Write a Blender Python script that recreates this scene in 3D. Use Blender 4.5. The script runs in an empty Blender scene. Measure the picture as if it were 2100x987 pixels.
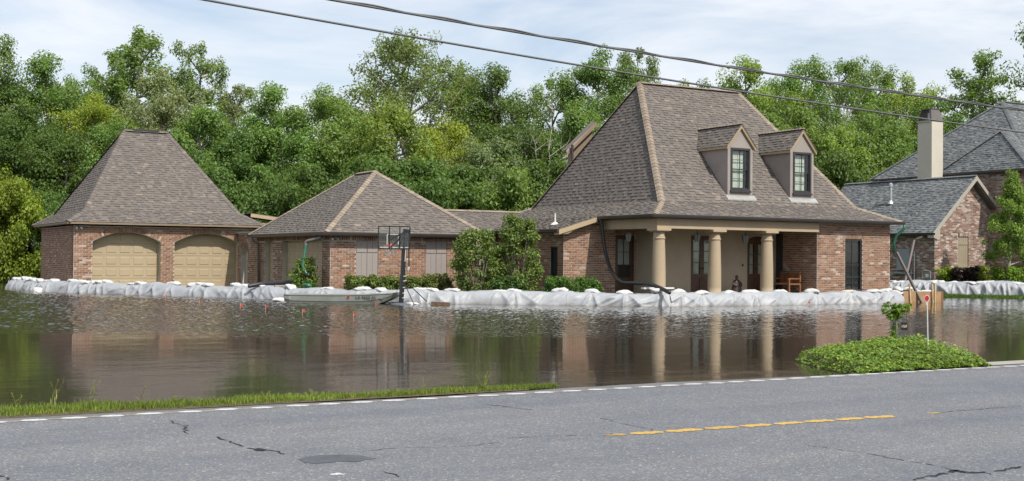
import bpy, math, random
import numpy as np
from mathutils import Vector, Matrix
R_ = math.radians
scene = bpy.context.scene
col = scene.collection

# ------------------------------------------------------------------ camera
CAM = Vector((0, 0, 1.70))
YAW, PITCH, ROLL = R_(30.0), math.atan(36.5/2500), 0.009
_v = Vector((math.sin(YAW)*math.cos(PITCH), math.cos(YAW)*math.cos(PITCH), math.sin(PITCH)))
_r = Vector((math.cos(YAW), -math.sin(YAW), 0)); _u = _r.cross(_v)
_r2 = _r*math.cos(ROLL)+_u*math.sin(ROLL); _u2 = _u*math.cos(ROLL)-_r*math.sin(ROLL)
cd_ = bpy.data.cameras.new('camera'); cam = bpy.data.objects.new('camera', cd_); col.objects.link(cam)
cam.matrix_world = Matrix(((_r2.x, _u2.x, -_v.x, CAM.x), (_r2.y, _u2.y, -_v.y, CAM.y), (_r2.z, _u2.z, -_v.z, CAM.z), (0, 0, 0, 1)))
cd_.sensor_fit = 'HORIZONTAL'; cd_.sensor_width = 36; cd_.lens = 2500*36/2100
cd_.clip_start = 0.1; cd_.clip_end = 6000
scene.camera = cam

# ------------------------------------------------------------------ light
SUN = Vector((0.15, -1.0, 1.18)).normalized()          # towards the sun
w = bpy.data.worlds.new('World'); scene.world = w; w.use_nodes = True
nt = w.node_tree; N = nt.nodes; L = nt.links; N.clear()
out = N.new('ShaderNodeOutputWorld'); bg = N.new('ShaderNodeBackground'); bg.inputs[1].default_value = 0.094
sky = N.new('ShaderNodeTexSky'); sky.sky_type = 'NISHITA'; sky.sun_disc = False
sky.sun_elevation = math.asin(SUN.z); sky.sun_rotation = math.atan2(SUN.x, SUN.y)
sky.air_density = 1.0; sky.dust_density = 1.5; sky.ozone_density = 1.0
tc = N.new('ShaderNodeTexCoord'); mp = N.new('ShaderNodeMapping'); mp.inputs['Scale'].default_value = (1.0, 1.0, 4.5)
mp.inputs['Rotation'].default_value = (0.10, 0.05, 0.4)
n1 = N.new('ShaderNodeTexNoise'); n1.inputs['Scale'].default_value = 3.2; n1.inputs['Detail'].default_value = 9; n1.inputs['Roughness'].default_value = 0.58; n1.inputs['Distortion'].default_value = 0.5
rp = N.new('ShaderNodeValToRGB'); rp.color_ramp.elements[0].position = 0.36; rp.color_ramp.elements[1].position = 0.60
rp.color_ramp.elements[0].color = (0.30, 0.30, 0.30, 1); rp.color_ramp.elements[1].color = (0.93, 0.93, 0.93, 1)
mx = N.new('ShaderNodeMix'); mx.data_type = 'RGBA'; mx.inputs[7].default_value = (6.2, 6.5, 6.95, 1)
L.new(tc.outputs['Generated'], mp.inputs[0]); L.new(mp.outputs[0], n1.inputs[0]); L.new(n1.outputs[0], rp.inputs[0])
L.new(rp.outputs[0], mx.inputs[0]); L.new(sky.outputs[0], mx.inputs[6]); L.new(mx.outputs[2], bg.inputs[0]); L.new(bg.outputs[0], out.inputs[0])
sl = bpy.data.lights.new('sun', 'SUN'); sl.energy = 3.05; sl.angle = R_(0.8); sl.color = (1.0, 0.95, 0.87)
so = bpy.data.objects.new('sun', sl); col.objects.link(so); so.rotation_euler = SUN.to_track_quat('Z', 'Y').to_euler()
so.location = (20, -20, 60)
vs = scene.view_settings; vs.view_transform = 'Standard'; vs.look = 'None'; vs.exposure = 0.66; vs.gamma = 1.0
vs.use_curve_mapping = False
scene.render.engine = 'CYCLES'; scene.cycles.max_bounces = 6; scene.cycles.transparent_max_bounces = 8
scene.cycles.use_denoising = True; scene.cycles.caustics_reflective = False; scene.cycles.caustics_refractive = False

# ------------------------------------------------------------------ helpers
rnd = random.Random(7)
def par(o, p):
    if p is None: return
    o.parent = p
    if p.type == 'EMPTY': o.matrix_parent_inverse = Matrix.Translation(-p.location)
def tag(o, label, cat, group=None):
    o['label'] = label; o['category'] = cat
    if group: o['group'] = group
    return o
def thing(name, loc, label, cat, group=None):
    o = bpy.data.objects.new(name, None); col.objects.link(o); o.location = loc; o.empty_display_size = 0.3
    return tag(o, label, cat, group)
def link(name, me, parent=None, mat=None):
    if mat is not None and not me.materials: me.materials.append(mat)
    o = bpy.data.objects.new(name, me); col.objects.link(o); par(o, parent); return o
def struct(o): o['kind'] = 'structure'; return o
def stuff(o): o['kind'] = 'stuff'; return o

class MB:
    def __init__(s): s.v = []; s.f = []
    def poly(s, pts):
        n = len(s.v); s.v += [tuple(p) for p in pts]; s.f.append(tuple(range(n, n+len(pts)))); return s
    def hexa(s, p):
        n = len(s.v); s.v += [tuple(q) for q in p]
        s.f += [tuple(n+i for i in q) for q in ((0,3,2,1),(4,5,6,7),(0,1,5,4),(1,2,6,5),(2,3,7,6),(3,0,4,7))]; return s
    def box(s, x0, y0, z0, x1, y1, z1):
        return s.hexa([(x0,y0,z0),(x1,y0,z0),(x1,y1,z0),(x0,y1,z0),(x0,y0,z1),(x1,y0,z1),(x1,y1,z1),(x0,y1,z1)])
    def fbox(s, fr, s0, s1, z0, z1, d0, d1):
        P = fr.P
        return s.hexa([P(s0,z0,d1),P(s1,z0,d1),P(s1,z0,d0),P(s0,z0,d0),P(s0,z1,d1),P(s1,z1,d1),P(s1,z1,d0),P(s0,z1,d0)])
    def bar(s, a, b, w, h=None, up=Vector((0,0,1))):
        a = Vector(a); b = Vector(b); t = (b-a).normalized()
        if abs(t.dot(up)) > .98: up = Vector((1,0,0))
        x = t.cross(up).normalized()*w/2; y = x.normalized().cross(t).normalized()*(h or w)/2
        return s.hexa([a-x-y, a+x-y, a+x+y, a-x+y, b-x-y, b+x-y, b+x+y, b-x+y])
    def tube(s, pts, r, n=8, cap=True):
        pts = [Vector(p) for p in pts]; m = len(pts); rr = r if isinstance(r, (list, tuple)) else [r]*m
        base = len(s.v); x = None
        for i, p in enumerate(pts):
            t = (pts[min(i+1, m-1)]-pts[max(i-1, 0)]).normalized()
            if x is None:
                x = t.orthogonal().normalized()
            else:
                x = (x-t*x.dot(t)); x = x.normalized() if x.length > 1e-6 else t.orthogonal().normalized()
            y = t.cross(x)
            for k in range(n):
                a = 2*math.pi*k/n; s.v.append(tuple(p+(x*math.cos(a)+y*math.sin(a))*rr[i]))
        for i in range(m-1):
            for k in range(n):
                k2 = (k+1) % n; a = base+i*n
                s.f.append((a+k, a+k2, a+n+k2, a+n+k))
        if cap:
            s.f.append(tuple(base+k for k in range(n))[::-1]); s.f.append(tuple(base+(m-1)*n+k for k in range(n)))
        return s
    def lathe(s, c, prof, n=20):
        base = len(s.v); m = len(prof)
        for r, z in prof:
            for k in range(n):
                a = 2*math.pi*k/n; s.v.append((c[0]+r*math.cos(a), c[1]+r*math.sin(a), c[2]+z))
        for i in range(m-1):
            for k in range(n):
                k2 = (k+1) % n; s.f.append((base+i*n+k, base+i*n+k2, base+(i+1)*n+k2, base+(i+1)*n+k))
        s.f.append(tuple(base+k for k in range(n))[::-1]); s.f.append(tuple(base+(m-1)*n+k for k in range(n)))
        return s
    def mesh(s, name, mat=None, smooth=False):
        me = bpy.data.meshes.new(name); me.from_pydata(s.v, [], s.f)
        if mat: me.materials.append(mat)
        if smooth: me.polygons.foreach_set('use_smooth', [True]*len(me.polygons))
        me.update(); return me
    def build(s, name, mat, parent=None, smooth=False):
        return link(name, s.mesh(name, mat, smooth), parent)

class Fr:                                   # a wall frame: s along the wall, z up, d outwards
    def __init__(s, O, a, n): s.O = Vector(O); s.a = Vector(a); s.n = Vector(n); s.rz = math.atan2(a[1], a[0])
    def P(s, t, z, d=0.0): return s.O+s.a*t+s.n*d+Vector((0, 0, z))
def front(x, y): return Fr((x, y, 0), (1, 0, 0), (0, -1, 0))          # s = X - x
def left(x, y): return Fr((x, y, 0), (0, -1, 0), (-1, 0, 0))          # s runs from far (y) to near
def npmesh(name, verts, quads, mat):
    me = bpy.data.meshes.new(name); nv = len(verts); nf = len(quads); k = quads.shape[1]
    me.vertices.add(nv); me.vertices.foreach_set('co', np.asarray(verts, np.float32).ravel())
    me.loops.add(nf*k); me.loops.foreach_set('vertex_index', np.asarray(quads, np.int32).ravel())
    me.polygons.add(nf); me.polygons.foreach_set('loop_start', np.arange(0, nf*k, k, dtype=np.int32))
    me.polygons.foreach_set('loop_total', np.full(nf, k, np.int32))
    me.update(calc_edges=True)
    if mat: me.materials.append(mat)
    return me

# ------------------------------------------------------------------ materials
def newmat(name):
    m = bpy.data.materials.new(name); m.use_nodes = True; nt = m.node_tree
    return m, nt.nodes, nt.links, nt.nodes['Principled BSDF']
def noise(N, L, scale, detail=4, rough=0.55, vec=None, dist=0.0):
    n = N.new('ShaderNodeTexNoise'); n.inputs['Scale'].default_value = scale; n.inputs['Detail'].default_value = detail
    n.inputs['Roughness'].default_value = rough; n.inputs['Distortion'].default_value = dist
    if vec is not None: L.new(vec, n.inputs['Vector'])
    return n
def ramp(N, L, fac, stops, interp='LINEAR'):
    r = N.new('ShaderNodeValToRGB'); r.color_ramp.interpolation = interp; e = r.color_ramp.elements
    while len(e) < len(stops): e.new(0.5)
    for i, (p, c) in enumerate(stops):
        e[i].position = p; e[i].color = (*c, 1) if len(c) == 3 else c
    L.new(fac, r.inputs[0]); return r
def mixc(N, L, fac, a, b, mode='MIX'):
    m = N.new('ShaderNodeMix'); m.data_type = 'RGBA'; m.blend_type = mode
    for v, i in ((fac, 0), (a, 6), (b, 7)):
        if isinstance(v, (int, float)): m.inputs[i].default_value = v
        elif isinstance(v, tuple): m.inputs[i].default_value = (*v, 1)
        else: L.new(v, m.inputs[i])
    return m.outputs[2]
def math_(N, L, op, a, b=None, clamp=False):
    m = N.new('ShaderNodeMath'); m.operation = op; m.use_clamp = clamp
    for i, v in enumerate((a, b)):
        if v is None: continue
        if isinstance(v, (int, float)): m.inputs[i].default_value = v
        else: L.new(v, m.inputs[i])
    return m.outputs[0]
def pos(N): return N.new('ShaderNodeNewGeometry').outputs['Position']
def bump(N, L, h, strength, dist, bsdf):
    b = N.new('ShaderNodeBump'); b.inputs['Strength'].default_value = strength; b.inputs['Distance'].default_value = dist
    L.new(h, b.inputs['Height']); L.new(b.outputs[0], bsdf.inputs['Normal']); return b
def plain(name, c, rough=0.6, var=0.12, scale=3.0, metal=0.0, bmp=0.0, fine=0.0):
    m, N, L, b = newmat(name); p = pos(N); n = noise(N, L, scale, 6, 0.6, p)
    lo = tuple(x*(1-var) for x in c); hi = tuple(min(1, x*(1+var)) for x in c)
    r = ramp(N, L, n.outputs[0], [(0.3, lo), (0.7, hi)]); cc = r.outputs[0]
    if fine:
        f = noise(N, L, scale*25, 3, 0.6, p); fr_ = ramp(N, L, f.outputs[0], [(0.35, (1-fine,)*3), (0.65, (1+fine*0.6,)*3)])
        cc = mixc(N, L, 1.0, cc, fr_.outputs[0], 'MULTIPLY')
    L.new(cc, b.inputs['Base Color']); b.inputs['Roughness'].default_value = rough; b.inputs['Metallic'].default_value = metal
    if bmp: bump(N, L, noise(N, L, scale*12, 4, 0.6, p).outputs[0], bmp, 0.01, b)
    return m
def pieces(name, stops, rough, patch=None, patchscale=0.9, fine=0.2, finescale=30, bmp=0.3, objvar=True):
    """colour per piece: a random value per mesh island plus per object"""
    m, N, L, b = newmat(name); g = N.new('ShaderNodeNewGeometry'); oi = N.new('ShaderNodeObjectInfo')
    v = math_(N, L, 'FRACT', math_(N, L, 'ADD', g.outputs['Random Per Island'], math_(N, L, 'MULTIPLY', oi.outputs['Random'], 7.31)))
    c = ramp(N, L, v, stops).outputs[0]; p = g.outputs['Position']
    if patch:
        pn = noise(N, L, patchscale, 5, 0.65, p); pf = ramp(N, L, pn.outputs[0], [(0.54, (0, 0, 0)), (0.76, (0.6,)*3)])
        c = mixc(N, L, pf.outputs[0], c, patch)
    f = noise(N, L, finescale, 4, 0.65, p); fr_ = ramp(N, L, f.outputs[0], [(0.3, (1-fine,)*3), (0.7, (1+fine,)*3)])
    c = mixc(N, L, 1.0, c, fr_.outputs[0], 'MULTIPLY')
    L.new(c, b.inputs['Base Color']); b.inputs['Roughness'].default_value = rough; b.inputs['Specular IOR Level'].default_value = 0.25
    if bmp: bump(N, L, f.outputs[0], bmp, 0.006, b)
    return m
def leafmat(name, trans=0.42, hue=0.035, val=0.45):
    m, N, L, b = newmat(name); g = N.new('ShaderNodeNewGeometry'); oi = N.new('ShaderNodeObjectInfo')
    r = g.outputs['Random Per Island']
    vn = noise(N, L, 0.55, 3, 0.6, g.outputs['Position'])
    hs = N.new('ShaderNodeHueSaturation')
    L.new(math_(N, L, 'ADD', 0.5-hue/2, math_(N, L, 'MULTIPLY', r, hue)), hs.inputs['Hue'])
    r2 = math_(N, L, 'FRACT', math_(N, L, 'MULTIPLY', r, 17.3))
    vv = math_(N, L, 'ADD', 1-val/2, math_(N, L, 'MULTIPLY', r2, val))
    vv = math_(N, L, 'MULTIPLY', vv, math_(N, L, 'ADD', 0.55, math_(N, L, 'MULTIPLY', vn.outputs[0], 0.9)))
    L.new(vv, hs.inputs['Value']); L.new(oi.outputs['Color'], hs.inputs['Color'])
    L.new(hs.outputs[0], b.inputs['Base Color']); b.inputs['Roughness'].default_value = 0.55; b.inputs['Specular IOR Level'].default_value = 0.35
    t = N.new('ShaderNodeBsdfTranslucent'); tcx = mixc(N, L, 1.0, hs.outputs[0], (1.35, 1.25, 0.55), 'MULTIPLY'); L.new(tcx, t.inputs[0])
    ms = N.new('ShaderNodeMixShader'); ms.inputs[0].default_value = trans
    L.new(b.outputs[0], ms.inputs[1]); L.new(t.outputs[0], ms.inputs[2]); L.new(ms.outputs[0], N['Material Output'].inputs[0])
    return m

M = {}
M['mortar'] = plain('mortar', (0.448, 0.400, 0.344), 0.95, 0.18, 2.0, bmp=0.4, fine=0.15)
BR = [(0.0, (0.165, 0.088, 0.058)), (0.25, (0.225, 0.118, 0.074)), (0.5, (0.275, 0.142, 0.086)), (0.72, (0.31, 0.175, 0.108)), (0.88, (0.25, 0.15, 0.10)), (0.95, (0.37, 0.265, 0.20)), (1.0, (0.46, 0.38, 0.32))]
M['brick'] = pieces('brick', BR, 0.92, patch=(0.40, 0.32, 0.26), patchscale=1.6, fine=0.28, finescale=24)
BN = [(0.0, (0.107, 0.074, 0.066)), (0.2, (0.213, 0.119, 0.090)), (0.45, (0.287, 0.160, 0.115)), (0.65, (0.254, 0.168, 0.139)), (0.8, (0.426, 0.344, 0.295)), (1.0, (0.508, 0.451, 0.410))]
M['brick2'] = pieces('old_brick', BN, 0.92, patch=(0.55, 0.47, 0.42), patchscale=1.5, fine=0.3, finescale=24)
SH = [(0.0, (0.122, 0.109, 0.099)), (0.3, (0.138, 0.122, 0.110)), (0.7, (0.152, 0.134, 0.119)), (0.92, (0.168, 0.147, 0.129)), (0.97, (0.185, 0.158, 0.136)), (1.0, (0.235, 0.187, 0.148))]
M['shingle'] = pieces('brown_shingle', SH, 0.93, fine=0.22, finescale=45, bmp=0.5)
SG = [(0.0, (0.099, 0.107, 0.112)), (0.35, (0.133, 0.144, 0.148)), (0.7, (0.162, 0.173, 0.176)), (1.0, (0.215, 0.223, 0.220))]
M['shingle_grey'] = pieces('grey_shingle', SG, 0.93, fine=0.22, finescale=45, bmp=0.5)
M['felt'] = plain('roof_felt', (0.05, 0.045, 0.04), 0.95)
M['cap'] = pieces('hip_cap', [(0, (0.22, 0.18, 0.14)), (1, (0.30, 0.245, 0.19))], 0.93, fine=0.2, finescale=45, bmp=0.4)
M['capgrey'] = pieces('grey_cap', [(0, (0.12, 0.13, 0.135)), (1, (0.17, 0.18, 0.185))], 0.93, fine=0.2, finescale=45, bmp=0.4)
M['stucco'] = plain('tan_stucco', (0.387, 0.302, 0.203), 0.9, 0.06, 1.2, bmp=0.25, fine=0.06)
M['stucco_wall'] = plain('stucco_wall', (0.38, 0.315, 0.235), 0.9, 0.07, 1.2, bmp=0.25, fine=0.06)
M['dormer'] = plain('mauve_stucco', (0.295, 0.258, 0.234), 0.9, 0.10, 1.5, bmp=0.25, fine=0.05)
M['trim'] = plain('tan_trim', (0.405, 0.308, 0.189), 0.6, 0.06, 2)
M['fascia'] = plain('brown_fascia', (0.234, 0.171, 0.113), 0.6, 0.08, 2)
M['gutter'] = plain('dark_gutter', (0.045, 0.040, 0.038), 0.4, 0.15, 2)
M['spout'] = plain('brown_downspout', (0.13, 0.11, 0.10), 0.45, 0.15, 2)
M['gdoor'] = plain('tan_garage_door', (0.385, 0.305, 0.195), 0.5, 0.05, 1.0)
M['shutter'] = plain('mauve_shutter', (0.289, 0.251, 0.230), 0.6, 0.05, 1.5, fine=0.04)
M['shutter_tan'] = plain('olive_shutter', (0.30, 0.25, 0.175), 0.6, 0.05, 1.5)
M['dark'] = plain('dark_frame', (0.035, 0.033, 0.035), 0.5, 0.1, 3)
M['wood'] = plain('dark_stained_wood', (0.075, 0.035, 0.02), 0.4, 0.35, 5, fine=0.2)
M['benchwood'] = plain('bench_wood', (0.22, 0.10, 0.045), 0.5, 0.25, 5, fine=0.2)
M['curtain'] = plain('pale_curtain', (0.50, 0.54, 0.46), 0.9, 0.15, 14)
M['blind'] = plain('blind', (0.34, 0.36, 0.35), 0.8, 0.08, 3)
M['darkblind'] = plain('dark_blind', (0.05, 0.05, 0.048), 0.6, 0.1, 3)
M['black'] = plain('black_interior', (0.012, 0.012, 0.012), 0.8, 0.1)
M['white'] = plain('white_paint', (0.648, 0.639, 0.612), 0.5, 0.05)
M['cream'] = plain('cream_stucco', (0.510, 0.472, 0.391), 0.9, 0.06, 1.0, bmp=0.2)
M['creamtrim'] = plain('cream_trim', (0.374, 0.344, 0.285), 0.6, 0.05)
M['flash'] = plain('flashing', (0.42, 0.42, 0.40), 0.4, 0.15, 4, metal=0.4)
M['galv'] = plain('galvanised', (0.50, 0.52, 0.54), 0.35, 0.15, 6, metal=0.5)
M['greybox'] = plain('grey_enclosure', (0.28, 0.31, 0.33), 0.5, 0.06, 2)
M['blackpipe'] = plain('black_pipe', (0.018, 0.018, 0.019), 0.45, 0.2, 6)
M['greenpipe'] = plain('green_pipe', (0.02, 0.12, 0.065), 0.4, 0.15, 6)
M['ply'] = plain('plywood', (0.36, 0.22, 0.11), 0.7, 0.2, 2, fine=0.2)
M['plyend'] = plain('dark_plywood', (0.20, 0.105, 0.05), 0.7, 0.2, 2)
M['stake'] = plain('pine_stake', (0.58, 0.42, 0.23), 0.7, 0.15, 4)
M['bag'] = plain('white_sandbag', (0.56, 0.56, 0.55), 0.75, 0.10, 4, bmp=0.5, fine=0.1)
M['bagold'] = plain('tan_sandbag', (0.60, 0.53, 0.40), 0.8, 0.10, 4, bmp=0.5, fine=0.1)
M['orange'] = plain('orange_plastic', (0.85, 0.10, 0.02), 0.5, 0.05)
M['bark'] = plain('bark', (0.20, 0.17, 0.14), 0.95, 0.4, 2.5, bmp=0.8, fine=0.2)
M['palebark'] = plain('pale_bark', (0.36, 0.33, 0.28), 0.95, 0.35, 2.5, bmp=0.8, fine=0.2)
M['twig'] = plain('twig', (0.28, 0.235, 0.17), 0.95, 0.3, 4)
M['leaf'] = leafmat('leaf')
M['leafgloss'] = leafmat('glossy_leaf', 0.3, 0.07, 0.8)
M['grass'] = leafmat('grass_blade', 0.35, 0.06, 0.7)
M['patch'] = plain('tar_patch', (0.082, 0.086, 0.099), 0.9, 0.25, 6, fine=0.35, bmp=0.4)
M['crack'] = plain('crack', (0.012, 0.011, 0.010), 1.0, 0.3, 20)
M['wire'] = plain('wire', (0.10, 0.10, 0.10), 0.5, 0.2, 3)
M['bb'] = plain('black_steel', (0.012, 0.012, 0.014), 0.35, 0.1, 3)
M['red'] = plain('red_reflector', (0.62, 0.015, 0.03), 0.35, 0.05)
M['bronze'] = plain('dark_bronze', (0.05, 0.028, 0.024), 0.5, 0.3, 8)
M['rope'] = plain('rope', (0.62, 0.56, 0.42), 0.9, 0.1)
M['log'] = plain('wet_wood', (0.12, 0.075, 0.045), 0.9, 0.4, 6, bmp=0.6, fine=0.3)
def glassmat(name, c):
    m, N, L, b = newmat(name); N.remove(b)
    lw = N.new('ShaderNodeLayerWeight'); lw.inputs[0].default_value = 0.5; fac = math_(N, L, 'ADD', math_(N, L, 'MULTIPLY', math_(N, L, 'POWER', lw.outputs['Facing'], 5.0), 0.9), 0.045, True)
    t = N.new('ShaderNodeBsdfTransparent'); t.inputs[0].default_value = (*c, 1)
    g = N.new('ShaderNodeBsdfGlossy'); g.inputs['Roughness'].default_value = 0.03
    n = noise(N, L, 1.2, 2, 0.5, pos(N)); bp = N.new('ShaderNodeBump'); bp.inputs['Strength'].default_value = 0.05; bp.inputs['Distance'].default_value = 0.03
    L.new(n.outputs[0], bp.inputs['Height']); L.new(bp.outputs[0], g.inputs['Normal'])
    ms = N.new('ShaderNodeMixShader'); L.new(fac, ms.inputs[0]); L.new(t.outputs[0], ms.inputs[1]); L.new(g.outputs[0], ms.inputs[2])
    L.new(ms.outputs[0], N['Material Output'].inputs[0]); return m
M['glass'] = glassmat('glass', (0.95, 0.97, 0.96))
def sheetmat():
    m, N, L, b = newmat('plastic_sheet'); p = pos(N)
    n = noise(N, L, 1.1, 5, 0.6, p); c = ramp(N, L, n.outputs[0], [(0.3, (0.28, 0.296, 0.318)), (0.7, (0.375, 0.385, 0.398))])
    st = noise(N, L, 5.0, 5, 0.7, p); sf = ramp(N, L, st.outputs[0], [(0.55, (0, 0, 0)), (0.8, (0.35,)*3)])
    cc = mixc(N, L, sf.outputs[0], c.outputs[0], (0.33, 0.31, 0.26))
    sz = N.new('ShaderNodeSeparateXYZ'); L.new(p, sz.inputs[0]); mn = noise(N, L, 3.0, 5, 0.7, p)
    mud = ramp(N, L, math_(N, L, 'ADD', sz.outputs[2], math_(N, L, 'MULTIPLY', mn.outputs[0], 0.22)), [(0.10, (0.55,)*3), (0.21, (0, 0, 0))])
    cc = mixc(N, L, mud.outputs[0], cc, (0.20, 0.165, 0.115))
    L.new(cc, b.inputs['Base Color']); b.inputs['Roughness'].default_value = 0.5; b.inputs['Specular IOR Level'].default_value = 0.5
    cr = N.new('ShaderNodeTexVoronoi'); cr.feature = 'DISTANCE_TO_EDGE'; cr.inputs['Scale'].default_value = 3.2
    wv = noise(N, L, 2.2, 3, 0.6, p); L.new(mixc(N, L, 0.25, p, wv.outputs['Color']), cr.inputs['Vector'])
    hh = math_(N, L, 'ADD', math_(N, L, 'MULTIPLY', cr.outputs[0], 0.9), math_(N, L, 'MULTIPLY', noise(N, L, 9.0, 4, 0.6, p, 1.0).outputs[0], 0.5))
    bump(N, L, hh, 0.55, 0.035, b)
    return m
M['sheet'] = sheetmat()
def asphalt():
    m, N, L, b = newmat('asphalt'); p = pos(N)
    vo = N.new('ShaderNodeTexVoronoi'); vo.inputs['Scale'].default_value = 70; L.new(p, vo.inputs['Vector'])
    sep = N.new('ShaderNodeSeparateColor'); L.new(vo.outputs['Color'], sep.inputs[0])
    agg = ramp(N, L, sep.outputs[0], [(0.0, (0.106, 0.114, 0.134)), (0.5, (0.142, 0.151, 0.172)), (0.85, (0.172, 0.181, 0.198)), (0.96, (0.24, 0.23, 0.205)), (1.0, (0.37, 0.36, 0.335))])
    f = noise(N, L, 150, 3, 0.7, p); ff = ramp(N, L, f.outputs[0], [(0.32, (0.78,)*3), (0.68, (1.22,)*3)])
    c = mixc(N, L, 1.0, agg.outputs[0], ff.outputs[0], 'MULTIPLY')
    mp_ = N.new('ShaderNodeMapping'); mp_.inputs['Scale'].default_value = (0.10, 0.75, 1); L.new(p, mp_.inputs[0])
    g = noise(N, L, 1.0, 5, 0.6, mp_.outputs[0]); gg = ramp(N, L, g.outputs[0], [(0.30, (0.80, 0.815, 0.85)), (0.72, (1.18, 1.14, 1.06))])
    c = mixc(N, L, 1.0, c, gg.outputs[0], 'MULTIPLY')
    h = noise(N, L, 1.7, 6, 0.7, p); hh = ramp(N, L, h.outputs[0], [(0.35, (0.93,)*3), (0.7, (1.07,)*3)])
    c = mixc(N, L, 1.0, c, hh.outputs[0], 'MULTIPLY')
    L.new(c, b.inputs['Base Color']); b.inputs['Roughness'].default_value = 0.85; b.inputs['Specular IOR Level'].default_value = 0.3
    bump(N, L, sep.outputs[0], 0.35, 0.006, b); return m
M['asphalt'] = asphalt()
M['shoulder'] = plain('shoulder_asphalt', (0.150, 0.150, 0.146), 0.95, 0.12, 4, fine=0.3, bmp=0.5)
M['concrete'] = plain('concrete', (0.320, 0.304, 0.272), 0.9, 0.1, 3, fine=0.15)
def paint(name, c, c2):
    m, N, L, b = newmat(name); p = pos(N); n = noise(N, L, 38, 5, 0.75, p); r = ramp(N, L, n.outputs[0], [(0.36, c2), (0.50, c)])
    L.new(r.outputs[0], b.inputs['Base Color']); b.inputs['Roughness'].default_value = 0.7; return m
M['wpaint'] = paint('white_road_paint', (0.56, 0.555, 0.54), (0.27, 0.26, 0.245))
M['ypaint'] = paint('yellow_road_paint', (0.53, 0.33, 0.055), (0.26, 0.21, 0.14))
M['dust'] = plain('tan_grit', (0.264, 0.232, 0.184), 0.95, 0.25, 9, fine=0.3)
def water():
    m, N, L, b = newmat('flood_water'); p = pos(N)
    b.inputs['Base Color'].default_value = (0.042, 0.035, 0.027, 1); b.inputs['Roughness'].default_value = 0.03; b.inputs['IOR'].default_value = 1.33
    mp1 = N.new('ShaderNodeMapping'); mp1.inputs['Rotation'].default_value = (0, 0, R_(30)); mp1.inputs['Scale'].default_value = (0.5, 1.0, 1); L.new(p, mp1.inputs[0])
    rip = noise(N, L, 12.0, 3, 0.55, mp1.outputs[0], 0.3); swl = noise(N, L, 1.1, 2, 0.5, mp1.outputs[0], 0.2)
    h = math_(N, L, 'ADD', math_(N, L, 'MULTIPLY', rip.outputs[0], 0.013), math_(N, L, 'MULTIPLY', swl.outputs[0], 0.07))
    bump(N, L, h, 1.0, 0.10, b); return m
M['water'] = water()
M['mud'] = plain('mud', (0.07, 0.055, 0.035), 0.95, 0.3, 0.5)
M['lawn'] = plain('lawn_soil', (0.045, 0.075, 0.02), 0.95, 0.3, 3)
M['soil'] = plain('verge_soil', (0.10, 0.075, 0.045), 0.95, 0.3, 8, bmp=0.5, fine=0.3)
# ------------------------------------------------------------------ the setting
struct(MB().poly([(-2500,-2500,-0.7),(2500,-2500,-0.7),(2500,2500,-0.7),(-2500,2500,-0.7)]).build('ground', M['mud']))
# flood water: wind-ruffled in the open, flat in the lee of the road bank; the waves are real geometry
def water_mesh():
    x0, x1, y0, y1 = 2.0, 56.0, 15.0, 62.0
    na, nl = 820, 690; c, s = math.cos(R_(30)), math.sin(R_(30))
    X, Y = np.meshgrid(np.linspace(x0, x1, na), np.linspace(y0, y1, nl), indexing='ij')
    AA = X*c-Y*s; LL = X*s+Y*c
    r = np.random.RandomState(31); Z = np.zeros_like(X)
    for k in range(34):
        lam = .17*(2.2**r.rand()); th = R_(205)+r.normal()*.75; kk = 2*math.pi/lam
        Z += lam*.0050*(.6+.8*r.rand())*np.sin(kk*(X*math.cos(th)+Y*math.sin(th))+r.rand()*6.28)
    def vn(x, y, seed):
        t = np.random.RandomState(seed).rand(64, 64); i = np.floor(x).astype(int); j = np.floor(y).astype(int); f = x-i; g = y-j; f = f*f*(3-2*f); g = g*g*(3-2*g)
        q = lambda u, v: t[u % 64, v % 64]
        return (q(i, j)*(1-f)+q(i+1, j)*f)*(1-g)+(q(i, j+1)*(1-f)+q(i+1, j+1)*f)*g
    patch = vn(AA*.12, LL*.28, 1)*.6+vn(AA*.4, LL*.7, 2)*.4
    edge = 25.0+(patch-.5)*7.0+np.clip(AA, -5, 20)*.14
    w_ = np.clip((LL-edge)/6.5, 0, 1); w_ = w_*w_*(3-2*w_)
    w_ *= np.clip(1.0-.040*np.clip(AA+2, 0, 30), .34, 1)*(1+.055*np.clip(-AA-1, 0, 14))*(.55+.8*patch)
    brd = np.minimum(np.minimum((X-x0)/2, (x1-X)/2), np.minimum((Y-y0)/2, (y1-Y)/2)); w_ *= np.clip(brd, 0, 1)
    Z = Z*w_
    V = np.stack([X, Y, Z], -1).reshape(-1, 3); idx = np.arange(na*nl).reshape(na, nl)
    Q = np.stack([idx[:-1, :-1], idx[1:, :-1], idx[1:, 1:], idx[:-1, 1:]], -1).reshape(-1, 4)
    # the still sheet all round
    nv = len(V); ex = [(x0, y0, 0), (x1, y0, 0), (x1, y1, 0), (x0, y1, 0), (-160, 12.6, 0), (260, 12.6, 0), (260, 330, 0), (-160, 330, 0)]
    V = np.concatenate([V, np.array(ex)]); e = nv
    Q = np.concatenate([Q, np.array([[e+4, e+5, e+1, e+0], [e+5, e+6, e+2, e+1], [e+6, e+7, e+3, e+2], [e+7, e+4, e+0, e+3]])])
    me = npmesh('water', V, Q, M['water']); me.polygons.foreach_set('use_smooth', [True]*len(me.polygons)); return me
struct(link('water', water_mesh()))
RZ = 0.08
rb = MB()
xs = [-120+i*10 for i in range(35)]
for a, b2 in zip(xs[:-1], xs[1:]): rb.poly([(a,4.6,RZ),(b2,4.6,RZ),(b2,12.72,RZ),(a,12.72,RZ)])
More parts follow.
